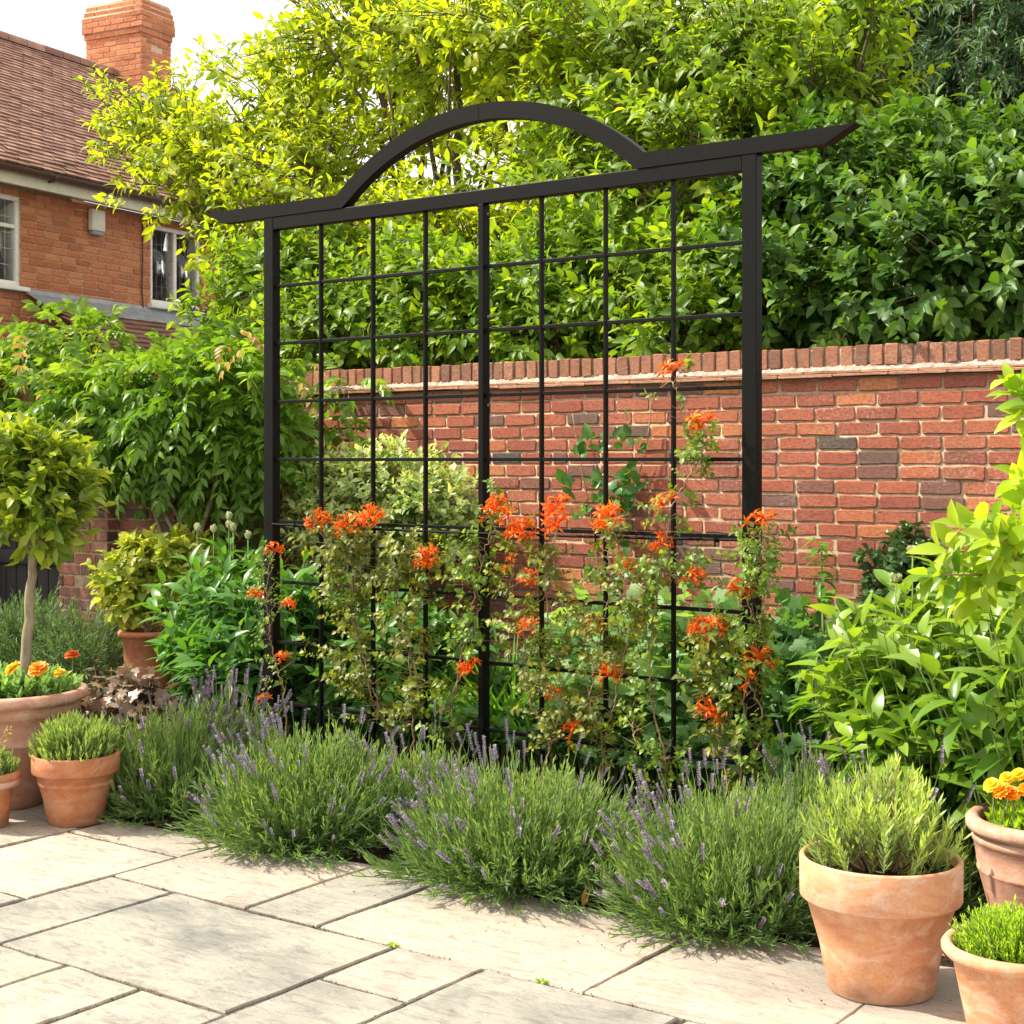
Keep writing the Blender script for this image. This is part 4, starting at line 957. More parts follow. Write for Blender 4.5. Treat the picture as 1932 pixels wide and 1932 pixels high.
# ------------------------------------------------ lavender
def lav_mesh(c, rx, ry, h, nst, leafL=.044, leafW=.0024, nl=17, spike_n=60, long=.12, base=.35, tilt=0., low=1.0):
    c = np.asarray(c, float)
    mb = MB(); ms = MB()
    n = nst; az = rng.random(n)*2*PI; ct = 1-rng.random(n)*1.12*low; ct = np.clip(ct, -.12, 1); sn = np.sqrt(np.maximum(0, 1-ct*ct))
    kk = rng.integers(0, 6, n); so_ = np.stack([np.cos(kk*1.05+c[0]*9), np.sin(kk*1.05+c[0]*9)], -1)*(.34*(kk > 0))[:, None]; hs_ = np.array([1.05, .86, .96, .8, .92, .84])[kk]
    rr = (.55+.4*rng.random(n)**.8)*(1+.13*np.sin(az*3+c[0]*5+ct*4)+.08*np.sin(az*7+ct*6))
    tip = c+np.stack([rx*sn*np.cos(az)*rr, ry*sn*np.sin(az)*rr, h*(.10+.9*np.maximum(ct, 0)**.8)*(.86+.2*rr*rng.random(n))*hs_], -1)
    tip[:, :2] += so_*np.array([rx, ry])
    bs = c+np.stack([rx*.3*sn*np.cos(az)*rng.random(n), ry*.3*sn*np.sin(az)*rng.random(n), np.zeros(n)], -1); bs[:, :2] += so_*np.array([rx, ry])*.7
    ctrl = bs*.2+tip*.8; ctrl[:, 2] = tip[:, 2]*(.22+.3*ct)+.03+rng.normal(size=n)*.015; ctrl[:, :2] += rng.normal(size=(n, 2))*.025
    def q(t): return (1-t)**2*bs+2*t*(1-t)*ctrl+t*t*tip
    t0 = np.array([.0, .35, .7, 1.])
    for a, b in zip(t0[:-1], t0[1:]): twigs(ms, q(a), q(b), .0022, .0016)
    so = rng.random(n)*.3
    for i in range(nl):
        t = .38+.62*(i+.5)/nl; p = q(t); tg = unit(q(t)-q(t-.06)); U, V = perp(tg)
        f = rng.random(n)*6.28; a = (.85-.5*(t-.38)/.62)+rng.normal(size=n)*.2
        D = tg*np.cos(a)[:, None]+(U*np.cos(f)[:, None]+V*np.sin(f)[:, None])*np.sin(a)[:, None]; D[:, 2] += .12
        L = leafL*(.6+.6*rng.random(n))*(1-.3*np.maximum(ct, 0)*t)
        leaves(mb, p, unit(D), unit(tg+rng.normal(size=(n, 3))*.4), L, leafW*(.8+.5*rng.random(n)), T_NAR, -.15, .3, np.clip(base-.1+so+.3*t*np.maximum(ct, .1)+rng.normal(size=n)*.06, 0, 1))
    return mb, ms, (c, rx, ry, h)
SPK = []
for v_ in range(4):
    mb = MB(); L = .05+.012*v_
    for k in range(7+v_):
        z = L*k/(6+v_); r = .009*(1-.35*k/(7+v_)); m = 6; aa = np.arange(m)*2*PI/m+k
        D = np.stack([np.cos(aa), np.sin(aa), np.full(m, .9)], -1)
        leaves(mb, np.repeat(np.array([[0, 0, z]]), m, 0)+D*np.array([.3, .3, 0])*r, D, np.stack([-np.cos(aa), -np.sin(aa), np.full(m, .8)], -1), .0105, .0045, T_SML, .0, .6, rng.random(m)*.9)
    tube(mb, [(0, 0, -.01), (0, 0, L)], [.0018, .001], 5, .1)
    o = mb.build('flower_spike', M['floret']); SPK.append(o.data); bpy.data.objects.remove(o)
def lavender(name, label, c, rx, ry, h, nst, spikes=70, group=None, leafm='lav', az_pref=None, long=.13, up_only=False, **kw):
    root = empty(name, (c[0], c[1], 0), label, 'lavender bush', group)
    mb, ms, _ = lav_mesh(c, rx, ry, h, nst, **kw)
    mb.build('foliage', M[leafm], root, wloc=(c[0], c[1], 0)); mb = ms; cc = np.array([c[0], c[1], 0])
    pts = []
    for k in range(spikes):
        a = rng.random()*2*PI if (az_pref is None or rng.random() < .4) else az_pref+rng.normal()*.7
        ctt = rng.uniform(-.02, 1) if not up_only else rng.uniform(.6, 1); s = math.sqrt(1-ctt*ctt); e = 1.02+rng.random()*.1
        d = unit(np.array([s*math.cos(a)*.75, s*math.sin(a)*.75, ctt*.7+.5]))
        st = np.array([rx*s*math.cos(a)*.8, ry*s*math.sin(a)*.8, h*(.1+.85*ctt)*.85])
        tp = st + d*(.04+long*.75*rng.random())*1.2
        pts.append((tp, unit(d+np.array([0, 0, .15])+rng.normal(size=3)*.12)))
        tube(mb, cc+bez(st, (st+tp)/2+rng.normal(size=3)*.012, tp, 5), .0011, 4, .6)
    ms.build('stems', M['gstem'], root, smooth=False, wloc=(c[0], c[1], 0))
    for tp, d in pts:
        o = bpy.data.objects.new('flower_spike', SPK[int(rng.integers(0, 4))]); COL.objects.link(o); o.parent = root
        o.location = tp; o.rotation_euler = Vector(d).to_track_quat('Z', 'Y').to_euler(); s = .5+.45*rng.random(); o.scale = (s, s, s*(.75+.5*rng.random()))
    return root
def g0(px, Z):
    p = P(px, 868, Z); p[2] = 0; return p
G = 'lavender bushes along the paving edge'
AZL = math.atan2(-.3-.592, -.806)  # towards the left of the picture
lavender('lavender_bush', 'lavender bush at the left end of the row, beside the orange clay pot', g0(318, 6.5), .37, .36, .47, 1000, 95, G, az_pref=.9)
lavender('lavender_bush', 'lavender bush second from the left, below the left trellis post', g0(588, 6.02), .46, .42, .46, 1500, 110, G, az_pref=AZL)
lavender('lavender_bush', 'lavender bush in the middle of the row, below the centre trellis post', g0(985, 5.47), .46, .42, .44, 1500, 110, G, az_pref=AZL)
lavender('lavender_bush', 'lavender bush next to the biggest clay pot, below the right trellis post', g0(1375, 5.0), .41, .40, .45, 1400, 100, G, az_pref=AZL)
lavender('lavender_bush', 'loose lavender behind the row, at the foot of the right trellis post', g0(1530, 5.6), .3, .3, .42, 700, 40, G, long=.18)
lavender('lavender_bush', 'purple lavender showing above the plant in the biggest clay pot', g0(1690, 5.0), .3, .25, .42, 500, 36, G, long=.26, up_only=True)
lavender('lavender_bush', 'thin lavender between the two middle bushes, under the trellis', g0(800, 6.0), .28, .28, .40, 500, 30, G, long=.16)
lavender('lavender_bush', 'thin grey lavender behind the left end bush, before the peony', g0(430, 6.75), .34, .25, .47, 700, 70, G, long=.17, up_only=True)

# ------------------------------------------------ heuchera
a = herb('heuchera_plant', 'bronze purple heuchera with rounded leaves behind the lavender', 'plant', [(g0(210, 7.05), .17, .56), (g0(270, 7.0), .16, .54), (g0(235, 6.85), .16, .44)], 'heuch', T_LOB7, .075, .07, 42, 7, 1., .3, ang=1.35, fold=.12, up=1.3, stemm='stem', base=.4); loc(a)

# ================================================================== POTS
def pot_prof(R, r, h, band, lip=.012, wall=.016, style='band'):
    if style == 'band':
        return [(0, .002), (r-.006, .0), (r, .006), (r+(R-lip-r)*(h-band)/h*.5, (h-band)*.5), (R-lip-.004, h-band-.002), (R-.003, h-band), (R, h-band+.005), (R+.001, h-.006), (R-.003, h-.0005), (R-wall*.5, h+.001), (R-wall, h-.003), (R-wall-.002, h-.05), (R-wall-.01, h-.12)]
    if style == 'urn':
        return [(0, .0), (r-.006, 0), (r, .012), (r+.012, .03), (r+(R-r)*.34, h*.3), (r+(R-r)*.60, h*.55), (r+(R-r)*.62, h*.56), (r+(R-r)*.66, h*.575), (r+(R-r)*.63, h*.59), (r+(R-r)*.70, h*.72), (r+(R-r)*.77, h*.80), (r+(R-r)*.80, h*.805), (r+(R-r)*.82, h*.86), (R-.03, h-.05), (R-.008, h-.045), (R, h-.03), (R, h-.012), (R-.012, h), (R-.03, h+.001), (R-.045, h-.01), (R-.05, h-.08)]
    return [(0, 0), (r-.005, 0), (r, .008), (r+(R-.02-r)*.55, h*.5), (R-.022, h-.04), (R-.006, h-.036), (R+.004, h-.024), (R+.005, h-.012), (R-.003, h-.001), (R-.014, h), (R-.024, h-.008), (R-.027, h-.06)]
def potted(name, label, cat, c, R, r, h, band, mat, style='band', group=None, soil_d=.03):
    root = empty(name, (c[0], c[1], .009), label, cat, group)
    mb = MB(); lathe(mb, pot_prof(R, r, h, band, style=style), n=72, wob=.002); p = mb.build('pot', M[mat], root)
    mb = MB(); n = 40; a = np.arange(n)*2*PI/n; zs = h-soil_d
    V = [np.c_[np.cos(a)*(R-.02)*q, np.sin(a)*(R-.02)*q, np.full(n, zs)+rng.normal(size=n)*.004] for q in (1, .75, .5, .25)]; V.append(np.array([[0, 0, zs]]))
    k = np.arange(n); k2 = (k+1) % n; fs = [np.stack([k+i*n, k2+i*n, k2+(i+1)*n, k+(i+1)*n], -1) for i in range(3)]+[np.stack([k+3*n, k2+3*n, np.full(n, 4*n)], -1)]
    mb.add(np.concatenate(V), fs); mb.build('soil', M['soil'], root)
    return root
def bushy(root, z0, R, h, n, nl, L, W, T, mat, stems='gstem', up=.9, base=.4, tl=.12, spread=1., droop=-.05, ang=.7, tipb=.4, flat=.75):
    """shoots from a pot: dome of leafy shoots"""
    az = rng.random(n)*2*PI; ct = rng.random(n)**.8; s = np.sqrt(1-ct*ct); rr = .55+.5*rng.random(n)
    tip = np.stack([R*s*np.cos(az)*rr*spread, R*s*np.sin(az)*rr*spread, z0+h*(.12+.88*ct**flat)*(.65+.35*rr)*(.78+.34*rng.random(n))], -1)
    bs = np.stack([R*.3*s*np.cos(az), R*.3*s*np.sin(az), np.full(n, z0)], -1)
    ctrl = (bs+tip)/2; ctrl[:, :2] = tip[:, :2]*.75; ctrl[:, 2] = z0+(tip[:, 2]-z0)*.4
    def q(t): return (1-t)**2*bs+2*t*(1-t)*ctrl+t*t*tip
    ms = MB(); [twigs(ms, q(a), q(b), .0022, .0016) for a, b in ((0, .4), (.4, .75), (.75, 1))]
    D = unit(tip-q(.7)+np.array([0, 0, up*.04])); mb = MB()
    sprigs(mb, tip-D*tl, D, nl, tl, L, W, T, ang=ang, droop=droop, up=.2, base=base, tipb=tipb, bend=-.1, closed=.55)
    ms.build('stems', M[stems], root, smooth=False); return mb.build('foliage', M[mat], root)
# biggest pot
a = potted('potted_shrub', 'biggest pale terracotta pot with a bushy grey green herb, right foreground', 'potted plant', g0(1661, 4.30), .224, .148, .375, .115, 'clay')
bushy(a, .34, .22, .275, 190, 24, .044, .0036, T_NAR, 'rosemary', tl=.13, base=.35, tipb=.5, stems='stem', ang=.9)
mb = MB(); tube(mb, bez((.0, 0, .33), (.0, -.02, .42), (.02, -.01, .52), 8), np.linspace(.008, .004, 8), 7); mb.build('woody_stem', M['stem'], a)
# lower right pot
a = potted('potted_herb', 'pale terracotta pot of bright green thyme cut by the bottom right corner', 'potted plant', g0(1922, 3.88), .186, .12, .262, .05, 'clay', 'roll')
bushy(a, .225, .175, .12, 900, 14, .016, .0022, T_NAR, 'thyme', tl=.06, base=.4, ang=.9, flat=.5, spread=.95)
# upper right pot with marigolds
a = potted('potted_marigolds', 'terracotta pot with yellow and orange marigolds at the right edge', 'potted plant', g0(1985, 4.72), .258, .16, .385, .05, 'clayp', 'urn')
bushy(a, .35, .2, .09, 260, 12, .04, .006, T_MED, 'thyme', tl=.07, base=.4, ang=1., flat=.5)
def marigold(root, lc, r, mat, tiltdir=(0, -.4, 1), seed=0, h=.1):
    mb = MB(); d = unit(np.array(tiltdir, float)); U, V = perp(d[None]); U, V = U[0], V[0]; lc = np.asarray(lc, float)
    for ring, (m, el, ln) in enumerate(((20, .12, 1.), (16, .45, .85), (12, .85, .6), (8, 1.2, .4))):
        aa = np.arange(m)*2*PI/m+ring*.4+rng.normal(size=m)*.08
        D = (U[None]*np.cos(aa)[:, None]+V[None]*np.sin(aa)[:, None])*math.cos(el)+d*math.sin(el)
        Nn = d*math.cos(el)-(U[None]*np.cos(aa)[:, None]+V[None]*np.sin(aa)[:, None])*math.sin(el)
        leaves(mb, lc+D*r*.05+d*ring*.002, D, Nn, r*ln, r*.2*ln+.001, T_PET, .2, .25, np.clip(.5+rng.normal(size=m)*.2, 0, 1))
    f = mb.build('flower', M[mat], root)
    mb = MB(); tube(mb, bez(lc-d*.003, lc-d*.03, lc-np.array([0, 0, h]), 6), .0025, 6); tube(mb, [lc-d*.012, lc-d*.001], [.003, r*.32], 10); mb.build('flower_stalk', M['gstem'], f)
o_ = np.array([a.location.x, a.location.y, .009])
for (px_, py_, z_, r_, mt) in ((1872, 1482, 4.52, .028, 'mary'), (1890, 1492, 4.5, .03, 'maro'), (1910, 1497, 4.5, .027, 'maro'), (1900, 1468, 4.6, .024, 'mary'), (1922, 1462, 4.62, .026, 'mary'), (1935, 1490, 4.5, .026, 'maro'), (1960, 1480, 4.5, .028, 'mary'), (1980, 1500, 4.5, .028, 'maro')):
    marigold(a, P(px_, py_, z_)-o_, r_, mt, (rng.normal()*.3-.2, -.6, .8))
# medium left pot
a = potted('potted_lavender', 'orange terracotta pot of clipped green lavender, front left', 'potted plant', g0(143, 6.28), .176, .112, .285, .075, 'clayd')
bushy(a, .255, .185, .175, 620, 16, .032, .0024, T_NAR, 'lav', tl=.09, base=.45, ang=.55, flat=.6)
for k in range(9):
    x = rng.uniform(-.17, .05); y = rng.uniform(-.08, .1); mb = MB(); tube(mb, [(x*.8, y*.8, .27), (x, y, .38), (x+.003, y, .42), (x+rng.normal()*.006, y, .44+rng.random()*.05)], .0011, 4); mb.build('bare_stalk', M['bark'], a)
# small far left pot
a = potted('potted_herb', 'small terracotta pot with a pink collar, cut by the left edge', 'potted plant', g0(-22, 6.2), .122, .078, .225, .04, 'clayd', 'roll')
mb = MB(); lathe(mb, [(.106, .165), (.121, .168), (.124, .185), (.118, .2), (.108, .201)], n=48); mb.build('collar', M['clayp'], a)
bushy(a, .2, .12, .12, 260, 14, .03, .0022, T_NAR, 'lav', tl=.07, base=.4)
mb = MB(); ms = MB(); tube(ms, bez((.03, 0, .2), (.06, 0, .33), (.13, 0, .42), 7), .003, 5)
sprigs(mb, np.array([[.05, 0, .28], [.09, 0, .35]]), np.array([[.6, 0, 1.], [.8, 0, 1]]), 8, .09, .025, .007, T_SML); ms.build('dry_shoot', M['stem'], a); mb.build('dry_shoot_leaves', M['wistdry'], a)
# potted golden shrub
gpz = 9.0
a = potted('potted_golden_shrub', 'terracotta pot with a yellow green leafed shrub by the brick pier', 'potted plant', g0(280, gpz), .172, .115, .49, .05, 'clayd', 'roll')
o_ = np.array([a.location.x, a.location.y, .009]); 
Bl = [(P(x+8, y+8, gpz)-o_, (rx_*.88, .18, rz__*.88), 1.) for x, y, rx_, rz__ in ((285, 1060, .22, .14), (245, 1090, .14, .16), (330, 1070, .17, .14), (285, 1100, .18, .12), (250, 1120, .1, .10), (350, 1050, .1, .08))]
tm = MB(); tm.s = .7; foliage('foliage', M['gold'], a, Bl, 420, .10, .085, .024, T_BIG, 7, tm, shell=.35, ang=1.1, droop=.12, up=.6, base=.35, var=.35, tipb=.4); tm.build('twigs', M['stem'], a, smooth=False)
mb = MB(); [tube(mb, bez((0, 0, .45), b[0]*np.array([.3, .3, .7]), b[0], 8), np.linspace(.012, .004, 8), 6) for b in Bl]; mb.build('stems', M['stem'], a)
# urn with standard bay tree
uc = g0(12, 6.62)
a = potted('potted_bay_tree', 'big pink terracotta urn with a ball headed bay tree and marigolds', 'potted tree', uc, .345, .165, .50, .05, 'clayp', 'urn')
o_ = np.array([uc[0], uc[1], .009])
t0_ = P(46, 1290, 6.62)-o_; t1_ = P(64, 1035, 6.62)-o_
mb = MB(); pts = bez(t0_, (t0_+t1_)/2+np.array([-.01, 0, 0]), t1_, 16); pts[3:13] += rng.normal(size=(10, 3))*.002; tube(mb, pts, np.linspace(.024, .019, 16)+rng.normal(size=16)*.0008, 12)
Bl = [(P(x, y, z)-o_, (rx_*.68, ry__*.7, rz__*.8), 1.) for x, y, z, rx_, ry__, rz__ in ((48, 930, 6.62, .24, .25, .18), (100, 905, 6.6, .13, .17, .14), (20, 870, 6.6, .17, .18, .12), (-20, 930, 6.6, .15, .18, .17), (112, 955, 6.55, .11, .14, .09), (60, 990, 6.6, .22, .2, .08), (105, 830, 6.6, .06, .08, .08), (55, 845, 6.6, .07, .09, .07), (135, 915, 6.6, .05, .1, .05))]
for b in Bl: tube(mb, bez(t1_, (t1_+b[0])/2+np.array([0, 0, -.03]), b[0], 8), np.linspace(.012, .004, 8), 6)
mb.build('trunk', M['barkl'], a)
tm = MB(); tm.s = .7; foliage('crown', M['bay'], a, Bl, 330, .12, .085, .020, T_BIG, 8, tm, shell=.35, ang=.95, droop=.0, up=.5, upb=.5, base=.4, var=.35, tipb=.45); tm.build('twigs', M['barkl'], a, smooth=False)
bushy(a, .44, .30, .13, 330, 10, .05, .011, T_MED, 'mallow', tl=.09, base=.4, ang=1., flat=.4)
for (px_, py_, z_, r_, mt, td) in ((24, 1262, 6.5, .042, 'mary', (-.3, -.5, .6)), (72, 1262, 6.45, .047, 'maro', (.1, -.5, .8)), (113, 1270, 6.45, .03, 'mary', (.1, -.3, .9)), (136, 1236, 6.5, .034, 'marr', (.1, -.2, 1))):
    marigold(a, P(px_, py_, z_)-o_, r_, mt, td, h=.14)

# ================================================================== CLIMBERS with orange flowers
def trumpet_cluster(n, spread, seed, flat=1.):
    r = np.random.default_rng(seed); mb = MB()
    for k in range(n):
        az = k*2.4+r.normal()*.3; el = PI/2-spread*math.sqrt((k+.5)/n)*1.3
        d = unit(np.array([math.cos(az)*math.cos(el), math.sin(az)*math.cos(el)*flat, math.sin(el)]))
        L = .036+.022*r.random(); c1 = d*L*.6; c2 = unit(d+np.array([0, 0, -.25])+r.normal(size=3)*.15)*L
        tube(mb, bez((0, 0, 0), c1, c2, 5), [.0018, .003, .0045, .006, .0085], 7, .35, cap=False)
        ax = unit(c2-c1*.6); U, V = perp(ax[None]); m = 5; aa = np.arange(m)*2*PI/m+r.random()*6
        R = U*np.cos(aa)[:, None]+V*np.sin(aa)[:, None]
        leaves(mb, c2+R*.006, unit(R*.8+ax*.7+r.normal(size=(m, 3))*.4), unit(ax-R*.4), .022+.014*r.random(m), .0052, T_MED, .5, .6, np.clip(.55+r.normal(size=m)*.25, 0, 1))
    for k in range(n):
        d = unit(r.normal(size=3)+np.array([0, 0, .8])); tube(mb, [d*.02, d*(.055+.02*r.random())], .0008, 4, .9)
    o = mb.build('flower', M['bloom']); me = o.data; bpy.data.objects.remove(o); return me
FL = {'big': [trumpet_cluster(15, 1.35, 3), trumpet_cluster(13, 1.3, 5)], 'mid': [trumpet_cluster(8, 1.2, 8), trumpet_cluster(7, 1.2, 9), trumpet_cluster(9, 1.25, 10)], 'small': [trumpet_cluster(3, .9, 12), trumpet_cluster(3, .8, 13)], 'vee': [trumpet_cluster(5, 1.0, 15, .3), trumpet_cluster(6, 1.1, 17, .3)]}
def climber(label, basepx, paths, flowers, nsp=120, mat='vine', Yf=5.36, dens=None, L=.034):
    base = gp(basepx, Yf-.02)
    root = empty('climbing_vine', base, label, 'climbing plant', 'flowering climbers on the trellis')
    ms = MB(); B = []; D = []
    for (p_, wpx, n) in paths:
        q = np.array([PY(a_, b_, Yf-.01+.05*rng.normal()*.4) for a_, b_ in p_])
        if p_[0][1] > 1330: q = np.concatenate([base[None]+rng.normal(size=(1, 3))*np.array([.02, .02, 0]), q])
        m = 10*len(q); t = np.linspace(0, len(q)-1, m); pts = np.stack([np.interp(t, range(len(q)), q[:, k]) for k in range(3)], -1)
        for _ in range(6): pts[1:-1] = (pts[:-2]+pts[1:-1]*2+pts[2:])/4
        pts[1:-1] += rng.normal(size=(m-2, 3))*.004
        tube(ms, pts, np.linspace(.0042, .0018, m), 6)
        Zp = Yf/.85; wm = wpx*Zp/F; n = int(n*.46)
        ok = np.where(pts[:, 2] > CAMH-(p_[0][1]-HY)/F*Zp-.12)[0] if p_[0][1] > 1330 else np.arange(m)
        idx = rng.choice(ok, n); cpt = pts[idx]
        off = rng.normal(size=(n, 3))*np.array([wm*.5, .05, .03]); tip = cpt+off+np.array([0, 0, .02])
        twigs(ms, cpt, tip, .0016, .001)
        B.append(tip-unit(tip-cpt)*.01); D.append(unit(off*np.array([1, 1.2, 1])+rng.normal(size=(n, 3))*.02+np.array([0, -.02, .03])))
    mb = MB(); B = np.concatenate(B); D = np.concatenate(D)
    kp = (1.15*np.sin(B[:, 0]*21+basepx)*np.sin(B[:, 2]*17+basepx*.7)+rng.normal(size=len(B))*.35) > -.35; B, D = B[kp], D[kp]
    sprigs(mb, B, D, 7, .075, L, L*.36, T_MED, ang=1.15, droop=.12, up=.5, base=.38, var=.42, tipb=.25, bend=.3, closed=.4)
    ms.build('stems', M['stem'], root); mb.build('foliage', M[mat], root)
    loc(root)
    for (px_, py_, kind, sc) in flowers:
        o = bpy.data.objects.new('flower', FL[kind][int(rng.integers(0, len(FL[kind])))]); COL.objects.link(o); o.parent = root
        c = PY(px_, py_+10, Yf-.045) - base; o.location = c
        e = Vector((rng.normal()*.25-.25, -.55+rng.normal()*.2, .8)).to_track_quat('Z', 'Y').to_euler(); o.rotation_euler = e; o.scale = (sc*.96*(.9+.2*rng.random()), sc*.96, sc*.96*(.8+.35*rng.random()))
        o2 = MB(); 
    return root
climber('slender vine up the left trellis post, with small V shaped orange blooms', 540,
        [([(540, 1350), (533, 1290), (515, 1230), (505, 1170), (500, 1120), (515, 1040)], 16, 95), ([(500, 1140), (488, 1120)], 10, 14), ([(525, 1150), (548, 1138)], 10, 12)],
        [(517, 1030, 'vee', .85), (483, 1114, 'vee', .85), (548, 1130, 'vee', .8), (534, 1236, 'vee', .9), (497, 1313, 'vee', .8)], mat='vineg', L=.026)
climber('olive leafed vine in the first panes with three orange blooms in a row', 760,
        [([(730, 1380), (700, 1290), (670, 1180), (620, 1060), (603, 985)], 40, 190), ([(735, 1380), (690, 1290), (665, 1120), (680, 1040), (697, 985)], 42, 190), ([(665, 1120), (650, 1040), (655, 1000)], 30, 70), ([(700, 1290), (650, 1290), (640, 1230)], 40, 80)],
        [(600, 975, 'big', 1.05), (655, 983, 'mid', 1.2), (699, 966, 'big', 1.05)], L=.036)
climber('pale leafed vine with one round red orange bloom left of the centre post', 775,
        [([(780, 1370), (790, 1280), (760, 1180), (745, 1100), (730, 1020)], 38, 150), ([(780, 1370), (770, 1230), (790, 1130), (803, 1060)], 38, 150), ([(745, 1100), (770, 1040), (800, 1050)], 30, 70)],
        [(805, 1045, 'big', 1.2)], L=.038)
climber('dark leafed vine winding up the centre trellis post', 885,
        [([(850, 1400), (855, 1310), (885, 1230), (910, 1130), (870, 1080), (880, 1060)], 34, 150), ([(855, 1310), (880, 1180), (905, 1080), (925, 1000), (935, 955)], 26, 130), ([(905, 1100), (840, 1090)], 38, 60)],
        [(885, 1250, 'mid', .9), (937, 945, 'big', 1.0), (960, 968, 'small', 1.), (925, 962, 'small', .8)], mat='vineg', L=.034)
climber('vine right of the centre post crowned by a large orange bloom', 1010,
        [([(1040, 1400), (1000, 1330), (990, 1200), (960, 1120), (980, 1020)], 40, 170), ([(1000, 1330), (1040, 1220), (1030, 1120), (1045, 1040), (1050, 980)], 34, 150), ([(1040, 1400), (1060, 1330), (1050, 1230)], 40, 100)],
        [(982, 993, 'big', 1.25), (1050, 948, 'mid', 1.15), (1048, 982, 'mid', 1.), (996, 1082, 'big', .85), (966, 1056, 'small', .9), (996, 1176, 'mid', .95), (1042, 1298, 'mid', .7), (1085, 1120, 'small', .5)], L=.033)
climber('vine in the sixth panes below the widest ragged orange bloom', 1120,
        [([(1140, 1400), (1110, 1320), (1130, 1220), (1150, 1120), (1145, 1000)], 36, 150), ([(1140, 1400), (1160, 1320), (1190, 1200), (1180, 1110), (1160, 1010)], 36, 150), ([(1130, 1220), (1100, 1180), (1090, 1130)], 34, 50), ([(1110, 1320), (1080, 1380)], 34, 60)],
        [(1146, 970, 'big', 1.3), (1118, 1172, 'mid', .9), (1185, 1063, 'mid', .8), (1150, 1265, 'mid', 1.), (1083, 1370, 'mid', .95)], L=.033)
climber('tallest vine, reaching the wall coping with a single bloom on top', 1240,
        [([(1260, 1440), (1230, 1340), (1225, 1220), (1240, 1120), (1250, 1040), (1265, 960), (1300, 900), (1320, 850), (1290, 780), (1270, 720)], 20, 230), ([(1250, 1080), (1300, 1100), (1310, 1080)], 34, 80), ([(1225, 1220), (1210, 1130), (1240, 1080)], 38, 110), ([(1300, 900), (1325, 860), (1325, 815)], 14, 40), ([(1260, 1440), (1200, 1400), (1190, 1340)], 40, 100)],
        [(1268, 694, 'vee', 1.1), (1322, 798, 'vee', 1.3), (1253, 945, 'vee', 1.2), (1245, 1015, 'mid', .95), (1308, 1078, 'mid', .85)], mat='vineg', L=.03)
climber('vine in the last panes before the right post with two paired blooms', 1400,
        [([(1395, 1440), (1350, 1370), (1340, 1280), (1330, 1220), (1330, 1170)], 34, 120), ([(1400, 1440), (1370, 1350), (1360, 1250), (1355, 1190)], 30, 100), ([(1350, 1370), (1320, 1300)], 30, 40)],
        [(1316, 1172, 'mid', .85), (1352, 1178, 'mid', 1.0), (1345, 1336, 'vee', 1.35)], L=.036)
climber('vine wrapping the right trellis post with blooms to its right', 1425,
        [([(1425, 1440), (1440, 1340), (1410, 1280), (1430, 1190), (1410, 1130), (1430, 1080), (1435, 1000)], 26, 260), ([(1420, 1400), (1400, 1330), (1420, 1250), (1440, 1150), (1450, 1080), (1440, 1010)], 24, 170)],
        [(1436, 980, 'vee', 1.2), (1402, 1103, 'vee', 1.15), (1432, 1240, 'mid', 1.15), (1410, 1277, 'small', .8)], mat='vineg', L=.032)
# crumbs of soil and petals swept onto the paving
mb = MB(); n = 420
X = rng.uniform(-5.6, -.8, n); Yc = edge(X)-.01-rng.random(n)**2.2*.5
leaves(mb, np.stack([X, Yc, .013+rng.random(n)*.003], -1), unit(rng.normal(size=(n, 3))*np.array([1, 1, .2])), unit(rng.normal(size=(n, 3))*.3+np.array([0, 0, 1])), .003+rng.random(n)**2*.014, .0015+rng.random(n)*.003, T_SML, .1, .6, rng.random(n))
tag(mb.build('soil_crumbs', M['chip'], smooth=False), kind='stuff', label='soil crumbs and dead bits scattered along the paving edge', cat='debris')
for px_, py_, lab in ((1032, 1853, 'tiny green weed sprouting from the long paving joint'), (735, 1790, 'tiny weed sprouting where slabs meet, left of the other')):
    u_ = (px_-CX)/F; c = P(px_, HY, CAMH*F/(py_-HY)); c[1] = 3.56; c[2] = .002
    q = empty('weed', c, lab, 'weed'); n = 9; aa = np.arange(n)*2.4
    D = np.stack([np.cos(aa)*.8, np.sin(aa)*.8, np.full(n, .8)], -1); mb = MB(); leaves(mb, D*.004, D, -D+np.array([0, 0, 1.2]), .022, .005, T_MED, .5, .3, rng.random(n)); mb.build('foliage', M['thyme'], q)
# fallen dry leaf on the paving
mb = MB(); c = PY(1098, 1722, 4.22); c[2] = .016
leaves(mb, np.repeat(c[None], 3, 0), np.array([[.8, .3, .3], [1, -.2, .1], [.4, .6, .5]]), np.array([[0, -.4, 1.]]*3), .045, .013, T_BIG, -.8, .8, .4)
tag(mb.build('fallen_leaf', M['wistdry']), 'curled brown leaf lying on the paving by the middle lavender', 'leaf')

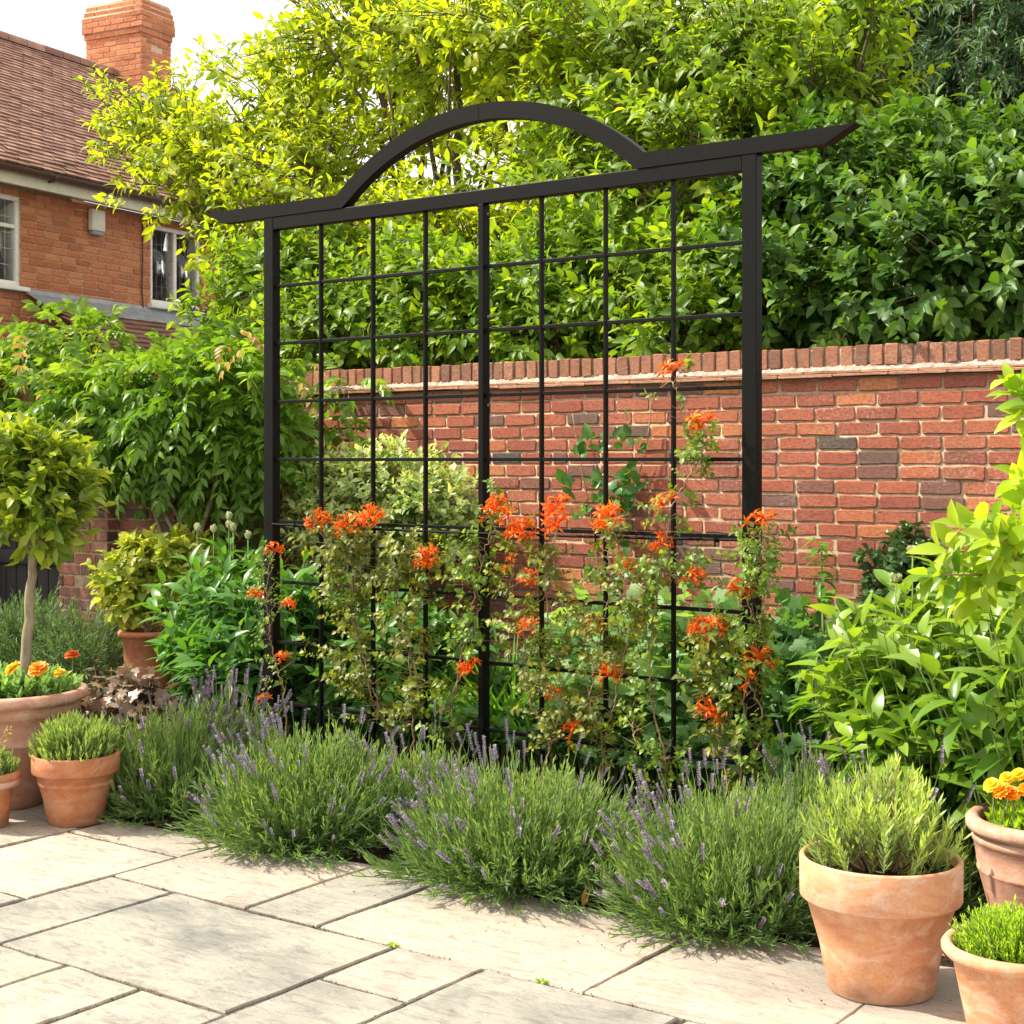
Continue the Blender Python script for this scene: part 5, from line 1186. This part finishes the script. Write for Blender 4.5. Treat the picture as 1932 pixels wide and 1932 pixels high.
# ================================================================== LIGHT, SKY, CAMERA
EL, AZ = math.radians(46), 0
az_cam = math.radians(-78)      # left of the view direction
sd = math.cos(az_cam)*d2 + math.sin(az_cam)*r2
sun_dir = np.array([sd[0]*math.cos(EL), sd[1]*math.cos(EL), math.sin(EL)])
L = bpy.data.lights.new('sun', 'SUN'); L.energy = 4.8; L.angle = math.radians(1.5); L.color = (1, .92, .76)
lo = bpy.data.objects.new('sun', L); COL.objects.link(lo); lo.rotation_euler = Vector(sun_dir).to_track_quat('Z', 'Y').to_euler()
w = bpy.data.worlds.new('World'); S.world = w; w.use_nodes = True; nt = w.node_tree; nt.nodes.clear()
sky = nt.nodes.new('ShaderNodeTexSky'); sky.sky_type = 'NISHITA'; sky.sun_disc = False; sky.sun_elevation = EL
sky.sun_rotation = math.atan2(sun_dir[0], sun_dir[1]); sky.dust_density = 4.; sky.air_density = 1.; sky.ozone_density = 1.
bg = nt.nodes.new('ShaderNodeBackground'); bg.inputs[1].default_value = .15
tc = nt.nodes.new('ShaderNodeTexCoord'); nz = nd(nt, 'ShaderNodeTexNoise', Scale=1.6, Detail=5); nt.links.new(tc.outputs['Generated'], nz.inputs['Vector'])
cl = ramp_out(nt, nz.outputs['Fac'], [(.25, (.55, .55, .55)), (.6, (.95, .95, .95))])
cm = mixc(nt, cl, sky.outputs[0], (6.3, 5.9, 5.3))
nt.links.new(cm, bg.inputs[0])
ow = nt.nodes.new('ShaderNodeOutputWorld'); nt.links.new(bg.outputs[0], ow.inputs[0])

cam = bpy.data.cameras.new('camera'); co = bpy.data.objects.new('camera', cam); COL.objects.link(co)
co.location = (0, 0, CAMH); co.rotation_euler = (PI/2, 0, math.atan2(.592, .806))
cam.lens = F/1932*36; cam.sensor_width = 36; cam.shift_y = -(966-HY)/1932; cam.clip_end = 500; cam.clip_start = .05
S.camera = co
S.view_settings.view_transform = 'Standard'; S.view_settings.look = 'None'; S.view_settings.exposure = .92; S.view_settings.gamma = 1
S.cycles.max_bounces = 6; S.cycles.transparent_max_bounces = 8; S.cycles.sample_clamp_indirect = 6
